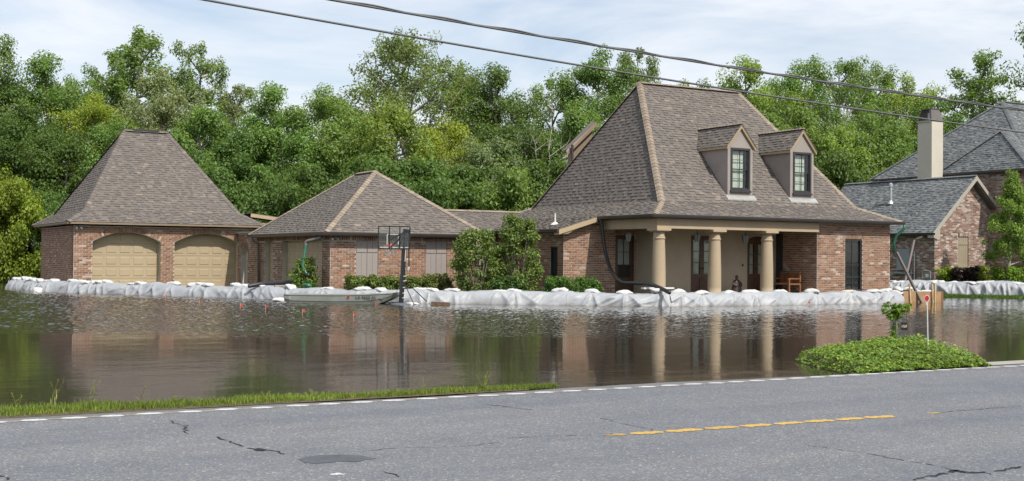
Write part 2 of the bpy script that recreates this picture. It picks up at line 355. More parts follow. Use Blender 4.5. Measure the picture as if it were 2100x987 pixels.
rb.poly([(-120,4.6,RZ),(-120,4.6,-.7),(220,4.6,-.7),(220,4.6,RZ)])
road = struct(rb.build('road', M['asphalt']))
# paved shoulder, ragged outer edge
sb = MB(); r1 = random.Random(3)
px = [(-120+i*0.35, 12.95+0.07*math.sin(i*.31)+r1.uniform(-.035, .035)) for i in range(972)]
for (xa, ya), (xb, yb) in zip(px[:-1], px[1:]):
    sb.poly([(xa,12.72,RZ-.004),(xb,12.72,RZ-.004),(xb,yb,RZ-.012),(xa,ya,RZ-.012)])
    sb.poly([(xa,ya,RZ-.012),(xb,yb,RZ-.012),(xb,yb+.15,-.5),(xa,ya+.15,-.5)])
shoulder = struct(sb.build('road_shoulder', M['shoulder']))
struct(MB().poly([(-120,-90,.03),(220,-90,.03),(220,4.65,.03),(-120,4.65,.03)]).build('field', M['lawn']))
def blob(mb, cx, cy, rx, ry, z, n=26, seed=0, jag=0.12, slope=0.0):
    r = random.Random(seed); pts = []
    for k in range(n):
        a = 2*math.pi*k/n; q = 1+r.uniform(-jag, jag); x = rx*math.cos(a)*q; y = ry*math.sin(a)*q
        pts.append((cx+x, cy+y+slope*x, z))
    mb.poly(pts)
# broken white edge line: bowed dashes left between the rumble dips
r1 = random.Random(11); x = -1.2; k = 0
while x < 30:
    ln = 0.24+r1.uniform(-.02, .03); yc = 12.60+0.02*math.sin(x*.5)+r1.uniform(-.012, .012); n = 9; mb = MB(); top = []; bot = []
    for i in range(n+1):
        t = i/n; bow = math.sin(t*math.pi)
        top.append((x+ln*t, yc+.02+.068*bow**.5+r1.uniform(-.008, .008)-.02*t, RZ+.004)); bot.append((x+ln*t, yc-.045*bow**.6+.045*(1-t)+r1.uniform(-.008, .008)-.04, RZ+.004))
    mb.poly(bot+top[::-1]); mb.build('edge_line_dash', M['wpaint'], road)
    gl = 0.135+r1.uniform(-.02, .02); mb = MB(); pts = []
    for i in range(8): pts.append((x+ln-.03+(gl+.06)*i/7, yc-.03+r1.uniform(-.03, .02), RZ+.003))
    for i in range(8): pts.append((x+ln+gl+.03-(gl+.06)*i/7, yc+.05+r1.uniform(-.02, .03), RZ+.003))
    mb.poly(pts); mb.build('grit_patch', M['dust'], road)
    x += ln+gl; k += 1
# yellow centre stripe: nine worn dashes, then a lone chip
def ydash(x0, x1, y0, y1, w, seed):
    r = random.Random(seed); n = 14; top = []; bot = []
    for i in range(n+1):
        t = i/n; e = min(1, 5*t+.25, 5*(1-t)+.35)
        top.append((x0+(x1-x0)*t, y0+(y1-y0)*t+w*.5*e+r.uniform(-.030, .018), RZ+.004)); bot.append((x0+(x1-x0)*t, y0+(y1-y0)*t-w*.5*e+r.uniform(-.016, .030), RZ+.004))
    MB().poly(bot+top[::-1]).build('centre_line_dash', M['ypaint'], road)
cx = [6.34, 6.62, 7.02, 7.46, 7.90, 8.30, 8.70, 9.10, 9.50, 9.92]
for i in range(9): ydash(cx[i], cx[i+1]-.03, 9.27-.02*i, 9.25-.02*i, .08 if i == 0 else .145, 40+i)
ydash(10.38, 10.56, 9.07, 9.06, .09, 77)
# cracks, a tar patch and scraps of paint
def crack(pts, w, seed, name='crack'):
    r = random.Random(seed); P = []
    for (a, b2) in zip(pts[:-1], pts[1:]):
        n = max(2, int(math.hypot(b2[0]-a[0], b2[1]-a[1])/.05))
        for i in range(n): P.append((a[0]+(b2[0]-a[0])*i/n+r.gauss(0, .012), a[1]+(b2[1]-a[1])*i/n+r.gauss(0, .012)))
    mb = MB()
    for i in range(len(P)-1):
        if r.random() < .10: continue
        (xa, ya), (xb, yb) = P[i], P[i+1]; dx, dy = xb-xa, yb-ya; l = math.hypot(dx, dy) or 1; ww = w*r.uniform(.25, 1.2)/2
        nx, ny = -dy/l*ww, dx/l*ww; z = RZ+.002
        mb.poly([(xa-nx,ya-ny,z),(xb-nx,yb-ny,z),(xb+nx,yb+ny,z),(xa+nx,ya+ny,z)])
    mb.build(name, M['crack'], road)
crack([(3.13,12.05),(3.08,11.83),(3.13,11.62),(3.01,11.14),(3.04,10.99)], 0.022, 0)
crack([(3.18,10.75),(3.21,10.48),(3.21,10.17),(3.26,9.96),(3.38,9.79),(3.39,9.53)], 0.030, 1)
crack([(3.76,8.47),(3.81,8.33),(3.81,8.11)], 0.020, 2)
crack([(6.53,11.82),(6.62,11.54),(6.75,11.14)], 0.020, 3)
crack([(7.01,10.31),(6.97,9.92),(6.99,9.34)], 0.012, 4)
crack([(7.60,8.06),(7.74,7.59),(7.75,7.30),(7.79,6.79)], 0.012, 5)
crack([(7.12,6.37),(7.47,6.42),(7.75,6.51),(7.72,6.40),(7.88,6.33),(8.15,6.36),(8.41,6.38)], 0.050, 6)
crack([(7.75,6.51),(7.79,6.42),(7.88,6.28),(7.87,6.21)], 0.030, 7)
crack([(7.79,6.79),(7.76,6.55),(7.74,6.44)], 0.020, 8)
crack([(10.53,9.08),(10.86,9.10),(11.39,9.08),(11.95,9.07)], 0.020, 9)
crack([(1.24,9.60),(1.27,9.48),(1.28,9.32)], 0.025, 10)
crack([(5.50,9.53),(5.76,9.50),(5.99,9.45),(6.35,9.34)], 0.012, 11)
crack([(4.10,9.43),(4.30,9.47),(4.61,9.37),(4.99,9.28),(5.39,9.39)], 0.012, 12)
MB().poly([(x, y, RZ+.003) for x, y in [(3.41,9.28),(3.50,9.37),(3.65,9.40),(3.80,9.35),(3.93,9.23),(3.96,9.10),(3.98,9.04),(3.88,9.02),(3.79,8.96),(3.68,9.04),(3.59,9.03),(3.47,9.02),(3.40,9.10)]]).build("tar_patch", M["patch"], road)
MB().poly([(x, y, RZ+.003) for x, y in [(3.38,8.53),(3.40,8.56),(3.43,8.555),(3.45,8.58),(3.48,8.545),(3.465,8.52),(3.50,8.505),(3.47,8.475),(3.44,8.50),(3.42,8.49),(3.39,8.505)]]).build("paint_scrap", M["wpaint"], road)
MB().poly([(x, y, RZ+.0045) for x, y in [(3.25,9.94),(3.31,9.97),(3.35,9.86),(3.30,9.80),(3.25,9.85)]]).build("pothole", M["crack"], road)
struct(MB().poly([(15.7,12.90,.081),(34,12.90,.081),(34,13.5,.070),(15.9,13.42,.070)]).poly([(15.9,13.42,.070),(34,13.5,.070),(34,13.58,-.6),(15.9,13.5,-.6)]).poly([(15.7,12.90,.081),(15.9,13.42,.070),(15.9,13.42,-.6),(15.7,12.90,-.6)]).build('driveway_apron', M['concrete']))
# ------------------------------------------------------------------ brick walls and shingle roofs
PH, PL, JT = 0.092, 0.262, 0.021            # course height, brick pitch, joint
class Op:                                   # an opening: s0..s1, z0..z1 (spring line), rise of a segmental arch
    def __init__(s, s0, s1, z0, z1, rise=0.0, soldier=0.0, ring=0.0): s.s0, s.s1, s.z0, s.z1, s.rise, s.soldier, s.ring = s0, s1, z0, z1, rise, soldier, ring
    def arch(s, t, grow=0.0):
        c = (s.s0+s.s1)/2; h = (s.s1-s.s0)/2+grow*.45; q = max(0.0, 1-((t-c)/h)**2)
        return s.z1+grow*.25+(s.rise+grow*.75)*q
    def cut(s, z):
        if z <= s.z0: return None
        if z < s.z1: return (s.s0, s.s1)
        if s.rise:
            c = (s.s0+s.s1)/2; h = (s.s1-s.s0)/2+s.ring*.45; t = (z-s.z1-s.ring*.25)/(s.rise+s.ring*.75)
            if t >= 1: return None
            q = h*math.sqrt(1-max(0, t)); return (c-q, c+q)
        if s.soldier and z < s.z1+s.soldier: return (s.s0-.03, s.s1+.03)
        return None
def backing(mb, fr, s0, s1, z0, z1, ops=(), th=0.2, top=None):
    """the wall itself, with its openings left out; top(s) gives a sloped head"""
    cuts = sorted({s0, s1, *[o.s0 for o in ops], *[o.s1 for o in ops]})
    for a, b in zip(cuts[:-1], cuts[1:]):
        if b-a < 1e-4: continue
        o = next((o for o in ops if o.s0 <= (a+b)/2 <= o.s1), None)
        n = 1
        if top: n = max(1, int((b-a)/.12))
        if o and o.rise: n = 22
        for i in range(n):
            p = a+(b-a)*i/n; q = a+(b-a)*(i+1)/n; zt0 = top(p) if top else z1; zt1 = top(q) if top else z1
            def col_(za0, za1):
                P = fr.P
                mb.hexa([P(p,za0,0),P(q,za1,0),P(q,za1,-th),P(p,za0,-th),P(p,zt0,0),P(q,zt1,0),P(q,zt1,-th),P(p,zt0,-th)])
            if not o: col_(z0, z0)
            else:
                if o.z0 > z0+.01: mb.fbox(fr, p, q, z0, o.z0, -th, 0)
                h0 = o.arch(p) if o.rise else o.z1; h1 = o.arch(q) if o.rise else o.z1
                if min(zt0, zt1) > max(h0, h1)+.01: col_(h0, h1)
class Masonry:
    def __init__(s, house, mat): s.house = house; s.mat = mat; s.mb = MB(); s.full = []; s.rest = MB(); s.r = random.Random(5)
    def face(s, fr, s0, s1, z0, z1, ops=(), top=None, phase=0.0):
        r = s.r; k = 0; z = z0
        while z+PH-JT <= z1+.001:
            zc = z+PH/2; iv = [(s0, s1)]
            for o in ops:
                c = o.cut(zc)
                if c:
                    nv = []
                    for a, b in iv:
                        if c[1] <= a or c[0] >= b: nv.append((a, b))
                        else:
                            if c[0]-a > .03: nv.append((a, c[0]))
                            if b-c[1] > .03: nv.append((c[1], b))
                    iv = nv
            if top:
                nv = []
                for a, b in iv:
                    t = a; st = None
                    while t <= b+1e-6:
                        ok = top(t) > z+PH
                        if ok and st is None: st = t
                        if st is not None and (not ok or t+.02 > b):
                            if t-st > .05: nv.append((st, t))
                            st = None
                        t += .02
                iv = nv
            off = (k % 2)*PL/2+phase
            for a, b in iv:
                i = math.floor((a-off)/PL)
                while off+i*PL < b:
                    p, q = off+i*PL, off+(i+1)*PL-JT; i += 1
                    lo, hi = max(p, a), min(q, b)
                    if hi-lo < .035: continue
                    if hi-lo > PL-JT-.002: s.full.append((fr, (lo+hi)/2, zc-JT/2))
                    else: s.brick(fr, lo, hi, z, z+PH-JT)
            z += PH; k += 1
    def brick(s, fr, a, b, z0, z1):
        r = s.r; d = .010+r.uniform(-.003, .003); P = fr.P; n = len(s.rest.v); j = lambda: r.uniform(-.003, .003)
        s.rest.v += [tuple(P(a+j(),z0+j(),d)), tuple(P(b+j(),z0+j(),d)), tuple(P(b+j(),z1+j(),d)), tuple(P(a+j(),z1+j(),d)), tuple(P(a,z0,-.02)), tuple(P(b,z0,-.02)), tuple(P(b,z1,-.02)), tuple(P(a,z1,-.02))]
        s.rest.f += [tuple(n+i for i in q) for q in ((0,1,2,3),(4,5,1,0),(5,6,2,1),(6,7,3,2),(7,4,0,3))]
    def soldier(s, fr, s0, s1, z0, z1, pitch=0.092):
        n = max(1, round((s1-s0)/pitch)); pt = (s1-s0)/n
        for i in range(n): s.brick(fr, s0+i*pt+JT/2, s0+(i+1)*pt-JT/2, z0+.008, z1-.008)
    def ring(s, fr, o, dp=.016):
        n = 34; r = s.r
        for i in range(n):
            t0 = o.s0-.05+(o.s1-o.s0+.1)*(i+.10)/n; t1 = o.s0-.05+(o.s1-o.s0+.1)*(i+.90)/n; c = (o.s0+o.s1)/2
            def pt(t, g):
                sc = 1+g*.9/(o.s1-o.s0)
                tt = c+(t-c)*sc; q = max(0, 1-((t-c)/((o.s1-o.s0)/2+.05))**2); return tt, o.z1+.012-(.05 if 0 else 0)+o.rise*q+g*(.72+.28*q)
            P = fr.P; d = dp+r.uniform(-.003, .003); nn = len(s.rest.v)
            for dd in (d, -.02):
                for (t, g) in ((t0, 0), (t1, 0), (t1, o.ring), (t0, o.ring)):
                    u, z = pt(t, g); s.rest.v.append(tuple(P(u, z, dd)))
            s.rest.f += [tuple(nn+i2 for i2 in q) for q in ((0,1,2,3),(4,5,1,0),(5,6,2,1),(6,7,3,2),(7,4,0,3))]
    def finish(s):
        wall = s.mb.build('wall', M['mortar'], s.house)
        s.full.sort(key=lambda b: (b[0].P(b[1], b[2])-CAM).length)
        ms = []
        for q in range(4):
            m = MB(); l = (PL-JT)/2; h = (PH-JT)/2; j = lambda: s.r.uniform(-.003, .003)
            m.v = [(-l+j(),-.010+j(),-h+j()),(l+j(),-.010+j(),-h+j()),(l+j(),-.010+j(),h+j()),(-l+j(),-.010+j(),h+j()),(-l,.02,-h),(l,.02,-h),(l,.02,h),(-l,.02,h)]
            m.f = [(0,1,2,3),(4,5,1,0),(5,6,2,1),(6,7,3,2),(7,4,0,3)]; ms.append(m.mesh('brick', s.mat))
        for i, (fr, t, z) in enumerate(s.full):
            if i < 300:
                o = link('brick', ms[i % 4], wall); o.location = fr.P(t, z); o.rotation_euler.z = fr.rz
            else: s.brick(fr, t-(PL-JT)/2, t+(PL-JT)/2, z-(PH-JT)/2, z+(PH-JT)/2)
        stuff(s.rest.build('brickwork', s.mat, wall))
        return wall

EX = 0.15                                   # shingle exposure
def clip(poly, a, b, c):                    # keep a*x+b*y <= c
    o = []
    for i in range(len(poly)):
        p, q = poly[i], poly[(i+1) % len(poly)]; dp = a*p[0]+b*p[1]-c; dq = a*q[0]+b*q[1]-c
        if dp <= 0: o.append(p)
        if dp*dq < 0: t = dp/(dp-dq); o.append((p[0]+(q[0]-p[0])*t, p[1]+(q[1]-p[1])*t))
    return o
class Roof:
    WD = (.12, .16, .20, .25, .30)
    def __init__(s, house, mat, cap, seed=1): s.house = house; s.mat = mat; s.cap = cap; s.base = MB(); s.rest = MB(); s.full = []; s.caps = MB(); s.r = random.Random(seed)
    def face(s, pts, tabs=True, start=0.0):
        P = [Vector(p) for p in pts]; n = Vector((0, 0, 0))
        for i in range(len(P)): n += P[i].cross(P[(i+1) % len(P)])
        n.normalize()
        if n.z < 0: n = -n; P.reverse()
        s.base.poly([p-n*.012 for p in P])
        s.base.poly([p-n*.06 for p in P][::-1])
        if not tabs: return
        u = Vector((0, 0, 1)).cross(n).normalized(); v = n.cross(u); O = min(P, key=lambda p: p.dot(v))
        uv = [((p-O).dot(u), (p-O).dot(v)) for p in P]
        umin, umax = min(p[0] for p in uv), max(p[0] for p in uv); vmax = max(p[1] for p in uv)
        hp = []
        for i in range(len(uv)):
            (x0, y0), (x1, y1) = uv[i], uv[(i+1) % len(uv)]; hp.append((y1-y0, -(x1-x0), (y1-y0)*x0-(x1-x0)*y0))
        k = 0; vv = -.02; r = s.r
        while vv < vmax:
            uu = umin-r.uniform(0, .3); hi_ = r.random() < .5
            while uu < umax:
                wd = r.choice(s.WD); rect = [(uu, vv), (uu+wd, vv), (uu+wd, vv+EX+.03), (uu, vv+EX+.03)]; th = 0.028 if hi_ else 0.010; hi_ = not hi_ if r.random() < .85 else hi_
                q = rect
                for (a, b, c) in hp:
                    if a*a+b*b < 1e-9: continue
                    q = clip(q, a, b, c+(.012*math.hypot(a, b)))
                    if len(q) < 3: break
                if len(q) >= 3:
                    if len(q) == 4 and all(abs(q[i][0]-rect[i][0])+abs(q[i][1]-rect[i][1]) < 1e-6 for i in range(4)): s.full.append((O, u, v, n, uu, vv, wd, th))
                    else: s.tab(O, u, v, n, q, vv, th)
                uu += wd+.003
            vv += EX; k += 1
    def tab(s, O, u, v, n, q, v0, th):
        b0 = len(s.rest.v); m = len(q)
        for (x, y) in q: s.rest.v.append(tuple(O+u*x+v*y+n*(th*(1-(y-v0)/(EX+.03))+.002)))
        for (x, y) in q: s.rest.v.append(tuple(O+u*x+v*y-n*.008))
        s.rest.f.append(tuple(range(b0, b0+m)))
        for i in range(m):
            j = (i+1) % m; s.rest.f.append((b0+m+i, b0+m+j, b0+j, b0+i))
    def hip(s, a, b, w=.15, step=.2):
        """overlapping cap pieces folded over a hip or ridge"""
        a = Vector(a); b = Vector(b); d = b-a; ln = d.length; d.normalize(); sd = d.cross(Vector((0, 0, 1)))
        sd = sd.normalized() if sd.length > 1e-4 else Vector((1, 0, 0)); up = sd.cross(d).normalized(); n = max(1, int(ln/step)); r = s.r
        drop = .55 if abs(d.z) > .3 else .45
        for i in range(n):
            p = a+d*(ln*i/n); q = a+d*(ln*(i+1)/n+.04); h0 = .055+r.uniform(-.003, .003); h1 = .035; m = len(s.caps.v)
            for (c, h) in ((p, h0), (q, h1)):
                s.caps.v += [tuple(c+sd*w+up*(h-w*drop)), tuple(c+sd*w*.45+up*(h-w*drop*.25)), tuple(c+up*(h+.012)), tuple(c-sd*w*.45+up*(h-w*drop*.25)), tuple(c-sd*w+up*(h-w*drop))]
            s.caps.f += [(m+j, m+j+1, m+5+j+1, m+5+j) for j in range(4)]+[(m, m+4, m+3, m+2, m+1)]
    def finish(s, name='roof', limit=300):
        roof = s.base.build(name, M['felt'], s.house)
        s.full.sort(key=lambda t: (t[0]+t[1]*t[4]+t[2]*t[5]-CAM).length-8*max(0, (CAM-t[0]).normalized().dot(t[3])))
        ms = {}
        for i, (O, u, v, n, uu, vv, wd, th) in enumerate(s.full):
            if i < limit:
                k = (wd, th)
                if k not in ms:
                    m = MB(); e = EX+.03; m.v = [(0,0,th+.002),(wd,0,th+.002),(wd,e,.002),(0,e,.002),(0,0,-.008),(wd,0,-.008),(wd,e,-.008),(0,e,-.008)]
                    m.f = [(0,1,2,3),(4,5,1,0),(5,6,2,1),(6,7,3,2),(7,4,0,3)]; ms[k] = m.mesh('shingle', s.mat)
                o = link('shingle', ms[k], roof); p = O+u*uu+v*vv
                o.matrix_basis = Matrix(((u.x, v.x, n.x, p.x), (u.y, v.y, n.y, p.y), (u.z, v.z, n.z, p.z), (0, 0, 0, 1)))
            else: s.tab(O, u, v, n, [(uu, vv), (uu+wd, vv), (uu+wd, vv+EX+.03), (uu, vv+EX+.03)], vv, th)
        if s.rest.v: stuff(s.rest.build('shingle_courses', s.mat, roof))
        if s.caps.v: stuff(s.caps.build('hip_caps', s.cap, roof))
        return roof
def hip_roof(rf, x0, y0, x1, y1, ze, p, q, brk=None, back=True):
    """eave rectangle, ridge p-q (p nearer or left), optional kick: (inset, rise)"""
    E = [(x0,y0,ze),(x1,y0,ze),(x1,y1,ze),(x0,y1,ze)]
    if brk:
        a, dz = brk; B = [(x0+a,y0+a,ze+dz),(x1-a,y0+a,ze+dz),(x1-a,y1-a,ze+dz),(x0+a,y1-a,ze+dz)]
        for i in (0, 1, 3, 2):
            j = (i+1) % 4; rf.face([E[i], E[j], B[j], B[i]], tabs=(i != 2))
        for i in range(4): rf.hip(E[i], B[i])
    else: B = E
    alongx = abs(q[0]-p[0]) > abs(q[1]-p[1])
    if alongx:
        rf.face([B[0], B[1], q, p]); rf.face([B[3], B[0], p]); rf.face([B[1], B[2], q]); rf.face([B[2], B[3], p, q], tabs=False)
        for e, t in ((B[0], p), (B[3], p), (B[1], q), (B[2], q)): rf.hip(e, t)
    else:
        rf.face([B[0], B[1], p]); rf.face([B[3], B[0], p, q]); rf.face([B[1], B[2], q, p]); rf.face([B[2], B[3], q], tabs=False)
        for e, t in ((B[0], p), (B[1], p), (B[2], q), (B[3], q)): rf.hip(e, t)
    rf.hip(p, q)
def eaves(house, x0, y0, x1, y1, ze, ov, fascia, gutter=None, skip=(), gsides='FLR', fh=.14):
    """soffit and fascia round an eave rectangle; gutters on the named sides"""
    z = ze-fh
    mb = MB()
    for (a, b, c, d) in ((x0, y0, x1, y0+ov), (x0, y1-ov, x1, y1), (x0, y0+ov, x0+ov, y1-ov), (x1-ov, y0+ov, x1, y1-ov)):
        mb.box(a+.02, b+.02, z, c-.02, d-.02, z+.02)
    mb.build('soffit', fascia, house)
    S = {'F': ((x0, y0), (x1, y0)), 'L': ((x0, y0), (x0, y1)), 'R': ((x1, y0), (x1, y1)), 'B': ((x0, y1), (x1, y1))}
    for k, ((ax, ay), (bx, by)) in S.items():
        if k in skip: continue
        m = MB()
        if k == 'F': m.box(ax, ay, z, bx, ay+.022, ze+.004)
        elif k == 'B': m.box(ax, by-.022, z, bx, by, ze+.004)
        elif k == 'L': m.box(ax, ay+.024, z, ax+.022, by-.024, ze+.004)
        else: m.box(ax-.022, ay+.024, z, ax, by-.024, ze+.004)
        m.build('fascia', fascia, house)
        if gutter and k in gsides: gutter_run(house, {'F': ((ax-.11, ay-.055), (bx+.11, ay-.055)), 'L': ((ax-.055, ay-.0), (ax-.055, by)), 'R': ((bx+.055, ay), (bx+.055, by)), 'B': ((ax, by+.055), (bx, by+.055))}[k], ze, gutter)
def gutter_run(house, seg, ze, mat):
    (ax, ay), (bx, by) = seg; a = Vector((ax, ay, 0)); b = Vector((bx, by, 0)); d = (b-a).normalized(); s = Vector((d.y, -d.x, 0))
    prof = [(-.055, 0.01), (-.055, -.105), (-.015, -.125), (.035, -.115), (.055, -.055), (.062, 0.0), (.052, 0.012), (.045, -.005), (-.045, -.02)]
    if (abs(d.x) > .5 and s.y > 0) or (abs(d.y) > .5 and ((s.x > 0) == (ax < 1e9 and mat is not None and seg[0][0] < house.location.x))): s = -s
    m = MB(); n = len(prof)
    for c in (a, b):
        for (o, z) in prof: m.v.append(tuple(c+s*o+Vector((0, 0, ze+z))))
    m.f = [(i, (i+1) % n, n+(i+1) % n, n+i) for i in range(n)]+[tuple(range(n))[::-1], tuple(range(n, 2*n))]
    m.build('gutter', mat, house)
def pane_grid(fr, parent, s0, s1, z0, z1, cols, rows, d, barmat, bar=.022, bt=.02, glass='glass'):
    dw = (s1-s0)/cols; dh = (z1-z0)/rows
    for i in range(cols):
        for j in range(rows): MB().fbox(fr, s0+i*dw+.004, s0+(i+1)*dw-.004, z0+j*dh+.004, z0+(j+1)*dh-.004, d-.006, d).build('pane', M[glass], parent)
    m = MB()
    for i in range(1, cols): m.fbox(fr, s0+i*dw-bar/2, s0+i*dw+bar/2, z0, z1, d-bt, d+bt*.6)
    for j in range(1, rows): m.fbox(fr, s0, s1, z0+j*dh-bar/2, z0+j*dh+bar/2, d-bt*.9, d+bt*.5)
    if m.v: m.build('glazing_bar', barmat, parent)
def frame4(mb, fr, s0, s1, z0, z1, w, d0, d1):
    mb.fbox(fr, s0, s0+w, z0, z1, d0, d1); mb.fbox(fr, s1-w, s1, z0, z1, d0, d1); mb.fbox(fr, s0+w, s1-w, z1-w, z1, d0, d1); mb.fbox(fr, s0+w, s1-w, z0, z0+w, d0, d1)
def garage_door(house, fr, s0, s1, z0, z1, cols, rows, d=-.46):
    dr = MB().fbox(fr, s0-.04, s1+.04, z0, z1, d-.05, d).build('garage_door', M['gdoor'], house)
    dw = (s1-s0)/cols; dh = (z1-z0)/rows
    pm = MB(); a = dw/2-.075; b = dh/2-.095
    pm.hexa([(-a,0,-b),(a,0,-b),(a,.02,-b),(-a,.02,-b),(-a,0,b),(a,0,b),(a,.02,b),(-a,.02,b)])
    pm.v = [(x, -.018 if y == 0 else .01, z) if y else (x*.90, -.018, z*.84) for x, y, z in pm.v]
    me = pm.mesh('door_panel', M['gdoor'])
    for j in range(rows):
        for i in range(cols):
            o = link('door_panel', me, dr); o.location = fr.P(s0+(i+.5)*dw, z0+(j+.5)*dh, d); o.rotation_euler.z = fr.rz
    m = MB()
    for j in range(1, rows): m.fbox(fr, s0-.03, s1+.03, z0+j*dh-.008, z0+j*dh+.006, d-.02, d+.004)
    m.build('section_joint', M['fascia'], dr)
    m = MB(); m.fbox(fr, s0-.03, s0+.05, z0, z1, d, d+.05); m.fbox(fr, s1-.05, s1+.03, z0, z1, d, d+.05); m.build('door_stop', M['gdoor'], dr)
def board_shutter(house, fr, s0, s1, z0, z1, mat, boards, d=.02):
    sh = MB().fbox(fr, s0, s1, z0, z1, d-.03, d-.004).build('shutter', mat, house); bw = (s1-s0)/boards
    for i in range(boards): MB().fbox(fr, s0+i*bw+.004, s0+(i+1)*bw-.004, z0, z1, d-.004, d+.012).build('board', mat, sh)
    for f in (.13, .80): MB().fbox(fr, s0+.015, s1-.015, z0+(z1-z0)*f-.07, z0+(z1-z0)*f+.07, d+.012, d+.035).build('batten', mat, sh)
    return sh
def flood_light(house, p, dirx=-1):
    p = Vector(p); lm = MB().tube([p+Vector((0, .06, .03)), p], .018, 6).build('flood_light', M['dark'], house)
    for k in (-1, 1):
        a = p+Vector((.05*k, -.02, 0)); MB().tube([a, a+Vector((.05*k, -.08, -.05)), a+Vector((.06*k, -.12, -.075))], [.02, .035, .05], 10).build('lamp_head', M['galv'], lm)

# ------------------------------------------------------------------ left garage
g = thing('brick_garage', (14.4, 56.9, 0), 'brick garage with two arched tan doors under a tall steep brown hip roof', 'garage')
ms = Masonry(g, M['brick']); f = front(10.27, 56.92); lf = left(10.27, 65.65)
ops = [Op(.81, 3.85, .1, 2.30, .43, ring=.22), Op(4.48, 7.54, .1, 2.30, .43, ring=.22)]
backing(ms.mb, f, 0, 8.29, 0, 3.0, ops, th=.45); ms.face(f, 0.02, 8.29, .02, 2.98, ops)
for o in ops: ms.ring(f, o)
backing(ms.mb, lf, 0, 8.52, 0, 3.0); ms.face(lf, .0, 8.71, .02, 2.98, phase=.07)
ms.mb.box(18.36, 57.13, 0, 18.56, 65.45, 3.0).box(10.47, 65.45, 0, 18.56, 65.65, 3.0)
ms.finish()
for o in ops: garage_door(g, f, o.s0, o.s1, .1, 2.75, 5, 5)
MB().box(10.6, 57.3, 0, 18.3, 65.4, .08).build('floor_slab', M['concrete'], g)
rf = Roof(g, M['shingle'], M['shingle'], 2)
hip_roof(rf, 9.92, 56.57, 18.91, 66.0, 3.16, (13.35, 61.25, 7.80), (15.45, 61.25, 7.80), (.9, .55)); rf.finish()
eaves(g, 9.92, 56.57, 18.91, 66.0, 3.16, .40, M['fascia'], fh=.10)
MB().box(13.75, 61.13, 7.83, 15.0, 61.37, 7.90).build('ridge_vent', M['dark'], g)
flood_light(g, (10.45, 56.80, 2.93))

# ------------------------------------------------------------------ garden passage between garage and wing
pw = thing('arched_passage', (18.6, 56.2, 0), 'narrow brick wall with an arched opening between garage and low wing', 'wall')
ms = Masonry(pw, M['brick']); f = front(18.58, 56.80); o = Op(.0, .01, 0, .01)
f2 = left(17.75, 56.9)
o2 = Op(.45, 1.55, .05, 1.75, .5, ring=.18)
backing(ms.mb, f2, 0.02, 3.1, 0, 2.75, [o2], th=.25); ms.face(f2, .02, 3.1, .02, 2.72, [o2]); ms.ring(f2, o2)
ms.mb.box(18.0, 56.0, 0, 18.06, 56.9, 2.7); ms.finish()
MB().box(17.6, 53.8, 2.75, 18.15, 56.9, 2.83).build('coping', M['concrete'], pw)
pr = Roof(pw, M['shingle'], M['cap'], 8); pr.face([(18.5, 57.2, 3.75), (18.5, 60.0, 3.75), (21.5, 60.0, 3.4), (21.5, 57.2, 3.4)]); pr.finish()
MB().bar((18.45, 57.15, 3.66), (21.5, 57.15, 3.31), .04, .16).build('rake_board', M['trim'], pw)
MB().box(18.6, 57.3, 2.6, 21.5, 57.5, 3.3).build('gable_panel', M['trim'], pw)

# ------------------------------------------------------------------ low wing in the middle
h = thing('low_brick_wing', (20.9, 45.0, 0), 'low brick wing with two pairs of closed mauve shutters under a brown hip roof', 'house')
ms = Masonry(h, M['brick']); f = front(17.75, 45.0); lf = left(17.75, 53.75)
so_ = [Op(1.08, 2.04, .35, 2.36, soldier=.0), Op(4.15, 5.12, .35, 2.36, soldier=.0)]
backing(ms.mb, f, 0, 6.5, 0, 2.56, so_); ms.face(f, 0.02, 6.5, .02, 2.34, so_); ms.soldier(f, 0, 6.5, 2.345, 2.56)
lo_ = [Op(.82, 1.95, .05, 2.36), Op(3.1, 7.92, .05, 2.36)]
backing(ms.mb, lf, 0, 8.55, 0, 2.56, lo_, th=.28); ms.face(lf, 0, 8.74, .02, 2.34, lo_); ms.soldier(lf, 0, 8.74, 2.365, 2.56)
ms.mb.box(24.05, 45.2, 0, 24.25, 53.75, 2.56).box(17.79, 53.55, 0, 24.05, 53.75, 2.56); ms.finish()
garage_door(h, lf, 3.1, 7.92, .05, 2.40, 9, 5, d=-.24); garage_door(h, lf, .82, 1.95, .05, 2.40, 2, 5, d=-.24)
for o in so_:
    md = (o.s0+o.s1)/2; MB().fbox(f, o.s0, o.s1, o.z0, o.z1, -.14, -.06).build('window_back', M['shutter'], h)
    board_shutter(h, f, o.s0+.01, md-.005, o.z0, o.z1, M['shutter'], 2, d=-.02); board_shutter(h, f, md+.005, o.s1-.01, o.z0, o.z1, M['shutter'], 2, d=-.02)
rf = Roof(h, M['shingle'], M['cap'], 3)
hip_roof(rf, 17.4, 44.65, 24.6, 54.1, 2.66, (21.0, 48.2, 5.37), (21.0, 50.1, 5.37)); rf.finish()
eaves(h, 17.4, 44.65, 24.6, 54.1, 2.66, .35, M['fascia'], M['gutter'])
MB().tube([(17.33, 53.6, 2.56), (17.36, 53.5, 2.40), (17.62, 53.45, 2.22), (17.66, 53.45, .1)], .055, 8).build('downspout', M['spout'], h, True)
flood_light(h, (17.85, 44.88, 2.46))
MB().box(17.79, 45.2, 0, 24.05, 53.5, .04).build('floor_slab', M['concrete'], h)

